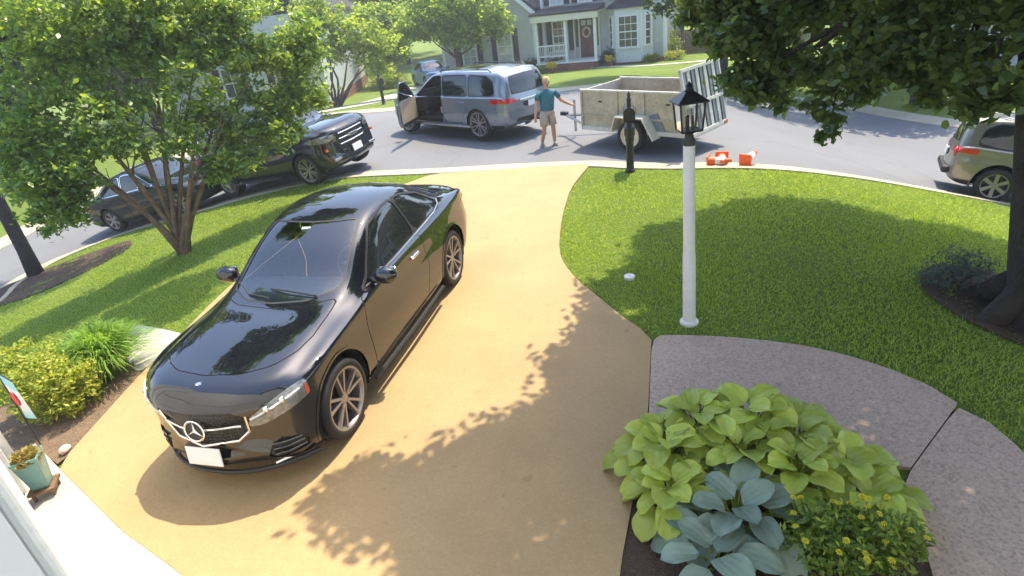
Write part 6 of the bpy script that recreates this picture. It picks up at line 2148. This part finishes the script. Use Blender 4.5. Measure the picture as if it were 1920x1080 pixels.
# ------------------------------------------------------------------ shrubs
def shrub(name, label, x, y, r, n, mat, leaf, cat='shrub', aspect=.5, stems=5, group=None, clump=.07, z=None):
    root = thing(name, label, cat, (x, y, Tz(x, y) if z is None else z), 0, group)
    blobs = [((0, 0, r[2] * .55), (r[0], r[1], r[2] * .55), int(n * .5)), ((r[0] * .4, .1 * r[1], r[2] * .5), (r[0] * .6, r[1] * .7, r[2] * .5), int(n * .25)), ((-r[0] * .4, -.1 * r[1], r[2] * .5), (r[0] * .6, r[1] * .7, r[2] * .45), int(n * .25))]
    P = blob_points(blobs, clump, 12)
    P[:, 2] = np.maximum(P[:, 2], .02)
    obj_from(quad_mesh('foliage', leaf_quads(P, leaf, aspect, .6), LM[mat]), 'foliage', root)
    b = B()
    for k in range(stems):
        a = 2 * PI * k / stems
        limb(b, (0, 0, -.03), (r[0] * .6 * math.cos(a), r[1] * .6 * math.sin(a), r[2] * .7), .012 + r[2] * .008, .004, .1, 4, 5)
    b.build('stems', MT['bark'], root)
    return root
shrub('golden_shrub', 'yellow-green shrub in the mulch bed beside the driveway', -5.12, 5.62, (.46, .42, .72), 420, 'shrub', .026, clump=.06)
shrub('golden_shrub', 'taller yellow-green shrub at the back of the mulch bed', -5.62, 6.02, (.40, .40, .85), 330, 'shrub', .026, clump=.06)
shrub('lavender_shrub', 'grey-green wispy shrub beside the large tree trunk', 4.98, 5.75, (.42, .40, .42), 150, 'grey', .028, aspect=.25)
HB = 'shrubs in front of the grey house'
for i, (x, y, r, k, lab) in enumerate([(3.3, 42.6, (.7, .6, .9), 'bush', 'dark bush at the wing corner of the grey house'), (4.75, 42.4, (.6, .5, .9), 'mid', 'green bush against the porch railing'),
                                   (8.25, 41.0, (.8, .6, 1.1), 'bush', 'dark rounded bush between the steps and the bay window'), (9.6, 40.7, (.8, .5, .6), 'bush', 'low dark bush under the bay window'),
                                   (1.2, 44.4, (1.2, .6, .8), 'bush', 'wide dark bush in front of the house wing'), (12.1, 40.9, (.9, .8, 1.7), 'lime_bush', 'bright green bush at the outer corner of the grey house'),
                                   (3.4, 40.7, (.7, .5, .45), 'lime_bush', 'low lime plant near the house steps'), (10.6, 39.6, (.6, .45, .5), 'lime_bush', 'low lime plant beneath the bay window'), (11.9, 39.2, (.7, .5, .55), 'shrub', 'low yellow plant beside the bright green bush')]):
    shrub('house_shrub', lab, x, y, r, int(130 * (r[0] / .7)), k, .055, group=HB, clump=.12)
shrub('roadside_shrub', 'bright shrub at the foot of the tree before the white house', -8.9, 28.2, (1.6, 1.0, 1.5), 420, 'lime_bush', .06, clump=.16)
shrub('hedge_plant', 'long low bright green hedge plant beside the pale driveway', -6.9, 44.0, (1.6, .7, 1.0), 260, 'lime_bush', .06, clump=.16, cat='hedge')

def flower_pot(x, y, label):
    root = thing('flower_pot', label, 'flower pot', (x, y, Tz(x, y)), 0, 'yellow flower pots by the steps')
    B().lathe([(.14, 0), (.22, .34), (.24, .36), (.20, .36), (.001, .33)], 16).build('pot', MT['brick'], root, auto=40)
    P = blob_points([((0, 0, .48), (.36, .34, .22), 90)], .06, 10)
    obj_from(quad_mesh('blossom', leaf_quads(P, .04, .8, .8), LM['yellow']), 'blossom', root)
flower_pot(8.0, 40.0, 'pot of yellow flowers beside the brick steps, bay window side')
flower_pot(4.3, 40.2, 'pot of yellow flowers near the house wing corner')

# ---- daylily clump
def daylily():
    x, y = -4.98, 6.30
    root = thing('daylily_clump', 'large arching clump of bright green grassy leaves in the bed', 'plant', (x, y, Tz(x, y)))
    V = []
    for k in range(1500):
        a = RNG.uniform(0, 2 * PI)
        reach = RNG.uniform(.15, .72)
        h = RNG.uniform(.50, .80) * (1 - .35 * (reach / .72) ** 2)
        w = RNG.uniform(.007, .013)
        r0 = RNG.uniform(0, .16)
        b0 = RNG.uniform(0, 2 * PI)
        pts = []
        for i in range(5):
            t = i / 4
            rr = reach * t ** 1.3
            zz = h * (1 - (1 - t) ** 2) - .30 * h * max(0, t - .6) ** 1.2 * (reach / .3)
            pts.append(np.array((r0 * math.cos(b0) + rr * math.cos(a), r0 * math.sin(b0) + rr * math.sin(a), zz)))
        sd = np.array((-math.sin(a), math.cos(a), 0))
        for i in range(4):
            w0, w1 = w * (1 - (i / 4) ** 2), w * (1 - ((i + 1) / 4) ** 2)
            V += [pts[i] - sd * w0, pts[i] + sd * w0, pts[i + 1] + sd * w1, pts[i + 1] - sd * w1]
    obj_from(quad_mesh('leaves', np.array(V), LM['lily']), 'leaves', root)
daylily()

# ------------------------------------------------------------------ hostas: every leaf its own piece
def hosta_leaf_mat(name, a, b, edge):
    m, nt, out = new_mat(name)
    p = nt.nodes.new('ShaderNodeBsdfPrincipled')
    co = nt.nodes.new('ShaderNodeTexCoord').outputs['Object']
    c = ramp(nt, noise(nt, co, 4, 4), [(.3, a), (.7, b)])
    oi = nt.nodes.new('ShaderNodeObjectInfo')
    h = nt.nodes.new('ShaderNodeHueSaturation')
    mr = nt.nodes.new('ShaderNodeMapRange')
    mr.inputs[3].default_value = .72
    mr.inputs[4].default_value = 1.22
    nt.links.new(oi.outputs['Random'], mr.inputs[0])
    nt.links.new(mr.outputs[0], h.inputs['Value'])
    nt.links.new(c, h.inputs['Color'])
    nt.links.new(h.outputs[0], p.inputs['Base Color'])
    p.inputs['Roughness'].default_value = .42
    sp = nt.nodes.new('ShaderNodeSeparateXYZ')
    nt.links.new(co, sp.inputs[0])
    # veins run from the base to the tip, bowed
    at = nt.nodes.new('ShaderNodeMath'); at.operation = 'DIVIDE'
    ad = nt.nodes.new('ShaderNodeMath'); ad.operation = 'ADD'; ad.inputs[1].default_value = .35
    nt.links.new(sp.outputs['X'], ad.inputs[0])
    nt.links.new(sp.outputs['Y'], at.inputs[0])
    nt.links.new(ad.outputs[0], at.inputs[1])
    sn = nt.nodes.new('ShaderNodeMath'); sn.operation = 'MULTIPLY'; sn.inputs[1].default_value = 55
    nt.links.new(at.outputs[0], sn.inputs[0])
    s2 = nt.nodes.new('ShaderNodeMath'); s2.operation = 'SINE'
    nt.links.new(sn.outputs[0], s2.inputs[0])
    nt.links.new(bump(nt, s2.outputs[0], .16, .01), p.inputs['Normal'])
    t = nt.nodes.new('ShaderNodeBsdfTranslucent')
    nt.links.new(h.outputs[0], t.inputs[0])
    mx = nt.nodes.new('ShaderNodeMixShader')
    mx.inputs[0].default_value = .22
    nt.links.new(p.outputs[0], mx.inputs[1])
    nt.links.new(t.outputs[0], mx.inputs[2])
    nt.links.new(mx.outputs[0], out.inputs[0])
    return m

def hosta_leaf(mat, length, width, droop, cup, seed):
    """heart-shaped cupped blade on a short stalk, base at the origin, tip along +x"""
    rs = np.random.default_rng(seed)
    nu, nv = 9, 6
    V, F = [], []
    for i in range(nu + 1):
        u = i / nu
        half = width / 2 * max(0., 1 - abs(2 * u ** .80 - 1) ** 2.5) ** .55 + .0005
        for j in range(nv + 1):
            v = j / nv * 2 - 1
            x = length * u - abs(v) ** 2 * length * .22 * (1 - u) ** 2
            z = cup * (abs(v) ** 1.6) * half - droop * length * u ** 2.2 + .10 * length * math.sin(u * PI * .6) + .010 * math.sin(9 * u + 5 * v + seed) * (abs(v))
            V.append((x, v * half, z))
    for i in range(nu):
        for j in range(nv):
            a = i * (nv + 1) + j
            F.append((a, a + nv + 1, a + nv + 2, a + 1))
    return raw_mesh('leaf', V, F, mat, True)

def hosta(label, crowns, leaves, tilt0, seed):
    x0, y0 = np.mean([c[0] for c in crowns]), np.mean([c[1] for c in crowns])
    root = thing('hosta', label, 'hosta', (x0, y0, Tz(x0, y0) + .02))
    rs = random.Random(seed)
    st = B()
    for cx, cy, n, size, hgt in crowns:
        for k in range(n):
            ring_ = k / max(1, n - 1)
            a = k * 2.399963 + rs.uniform(-.3, .3)
            reach = size * (.10 + .62 * ring_ ** .8) * rs.uniform(.85, 1.15)
            z = hgt * (1.0 - .62 * ring_ ** 1.6) * rs.uniform(.88, 1.1)
            px, py = cx - x0 + reach * math.cos(a), cy - y0 + reach * math.sin(a)
            yaw = a + rs.uniform(-.45, .45)
            pitch = (-.55 + 1.05 * ring_) + rs.uniform(-.18, .18) + tilt0   # inner leaves stand, outer ones hang
            o = obj_from(leaves[rs.randrange(len(leaves))], 'leaf', root, (px, py, z), (rs.uniform(-.25, .25), pitch, yaw))
            sc = rs.uniform(.8, 1.12) * (.85 + .15 * ring_)
            o.scale = (sc, sc, sc)
            st.tube([(cx - x0, cy - y0, -.02), ((cx - x0) * .5 + px * .5, (cy - y0) * .5 + py * .5, z * .7), (px, py, z)], [.010, .008, .006], 5)
    st.build('stalks', LM['lime_bush'], root)
    return root
mlime = hosta_leaf_mat('lime_hosta_leaf', (.34, .44, .06), (.48, .56, .10), None)
mblue = hosta_leaf_mat('blue_hosta_leaf', (.19, .275, .20), (.26, .345, .265), None)
LIME = [hosta_leaf(mlime, .205, .195, d, c, s) for d, c, s in ((.30, .28, 1), (.42, .20, 2), (.22, .35, 3), (.5, .25, 4))]
BLUE = [hosta_leaf(mblue, .255, .215, d, c, s) for d, c, s in ((.18, .30, 5), (.26, .22, 6), (.12, .35, 7))]
hosta('broad mound of lime green hosta leaves beside the walkway', [(1.00, 3.42, 32, .44, .34), (1.33, 3.62, 34, .46, .40), (1.70, 3.60, 34, .46, .40), (2.00, 3.36, 32, .42, .36), (2.18, 3.04, 27, .36, .30), (1.52, 3.26, 30, .44, .36), (.96, 3.08, 24, .36, .27), (2.22, 2.78, 20, .26, .24), (1.84, 3.06, 24, .38, .32)], LIME, .0, 3)
hosta('blue-grey hosta with large leaves in front of the lime mound', [(1.34, 2.86, 22, .52, .25), (1.08, 2.55, 12, .38, .18)], BLUE, .12, 8)

def flowers(label, cx, cy, spots, r):
    root = thing('flower_plant', label, 'flower', (cx, cy, Tz(cx, cy) + .02), 0, 'yellow flowers in the hosta bed')
    P = blob_points([((0, 0, .16), (r, r * .8, .18), int(220 * r / .3))], .05, 12)
    P[:, 2] = np.maximum(P[:, 2], .01)
    obj_from(quad_mesh('foliage', leaf_quads(P, .026, .4, .6), LM['bed']), 'foliage', root)
    st = B()
    bl = []
    for k, (x, y, z) in enumerate(spots):
        st.tube([(x * .5, y * .5, 0), (x, y, z)], .004, 5)
        b = B()
        for i in range(11):
            a = 2 * PI * i / 11 + k
            c, s_ = math.cos(a) * .55, math.sin(a) * .55
            w = .008
            b.add([(c * .006, s_ * .006, .004), (c * .030 - s_ * w, s_ * .030 + c * w, .012), (c * .046, s_ * .046, .004), (c * .030 + s_ * w, s_ * .030 - c * w, .012)], [(0, 1, 2, 3)])
        b.ell((0, 0, .006), (.009, .009, .007), 8, 5)
        bl.append(b.build('blossom', LM['yellow'], root, loc=(x, y, z), rot=(RNG.uniform(-.5, .3), RNG.uniform(-.3, .3), 0)))
    st.build('stalks', LM['mid'], root)
rf = random.Random(5)
flowers('yellow flowering plant between the blue hosta and the walkway', 1.82, 2.52, [(rf.uniform(-.30, .28), rf.uniform(-.26, .24), rf.uniform(.26, .36)) for _ in range(16)], .32)
flowers('yellow flowering plant at the walkway corner of the bed', 2.12, 2.46, [(rf.uniform(-.14, .12), rf.uniform(-.24, .24), rf.uniform(.26, .36)) for _ in range(9)], .22)

# ------------------------------------------------------------------ added lens-glare haze
def veil():
    m, nt, out = new_mat('glare_veil')
    v = nt.nodes.new('ShaderNodeVolumePrincipled')
    v.inputs['Color'].default_value = (.92, .95, 1.0, 1)
    v.inputs['Density'].default_value = .0018
    v.inputs['Anisotropy'].default_value = .3
    nt.links.new(v.outputs[0], out.inputs['Volume'])
    o = B().span((-460, -80, -4), (460, 760, 16)).build('veil', m)
    tag(o, 'thin pale added haze in the air', None, kind='stuff')
veil()
scene.cycles.volume_bounces = 0
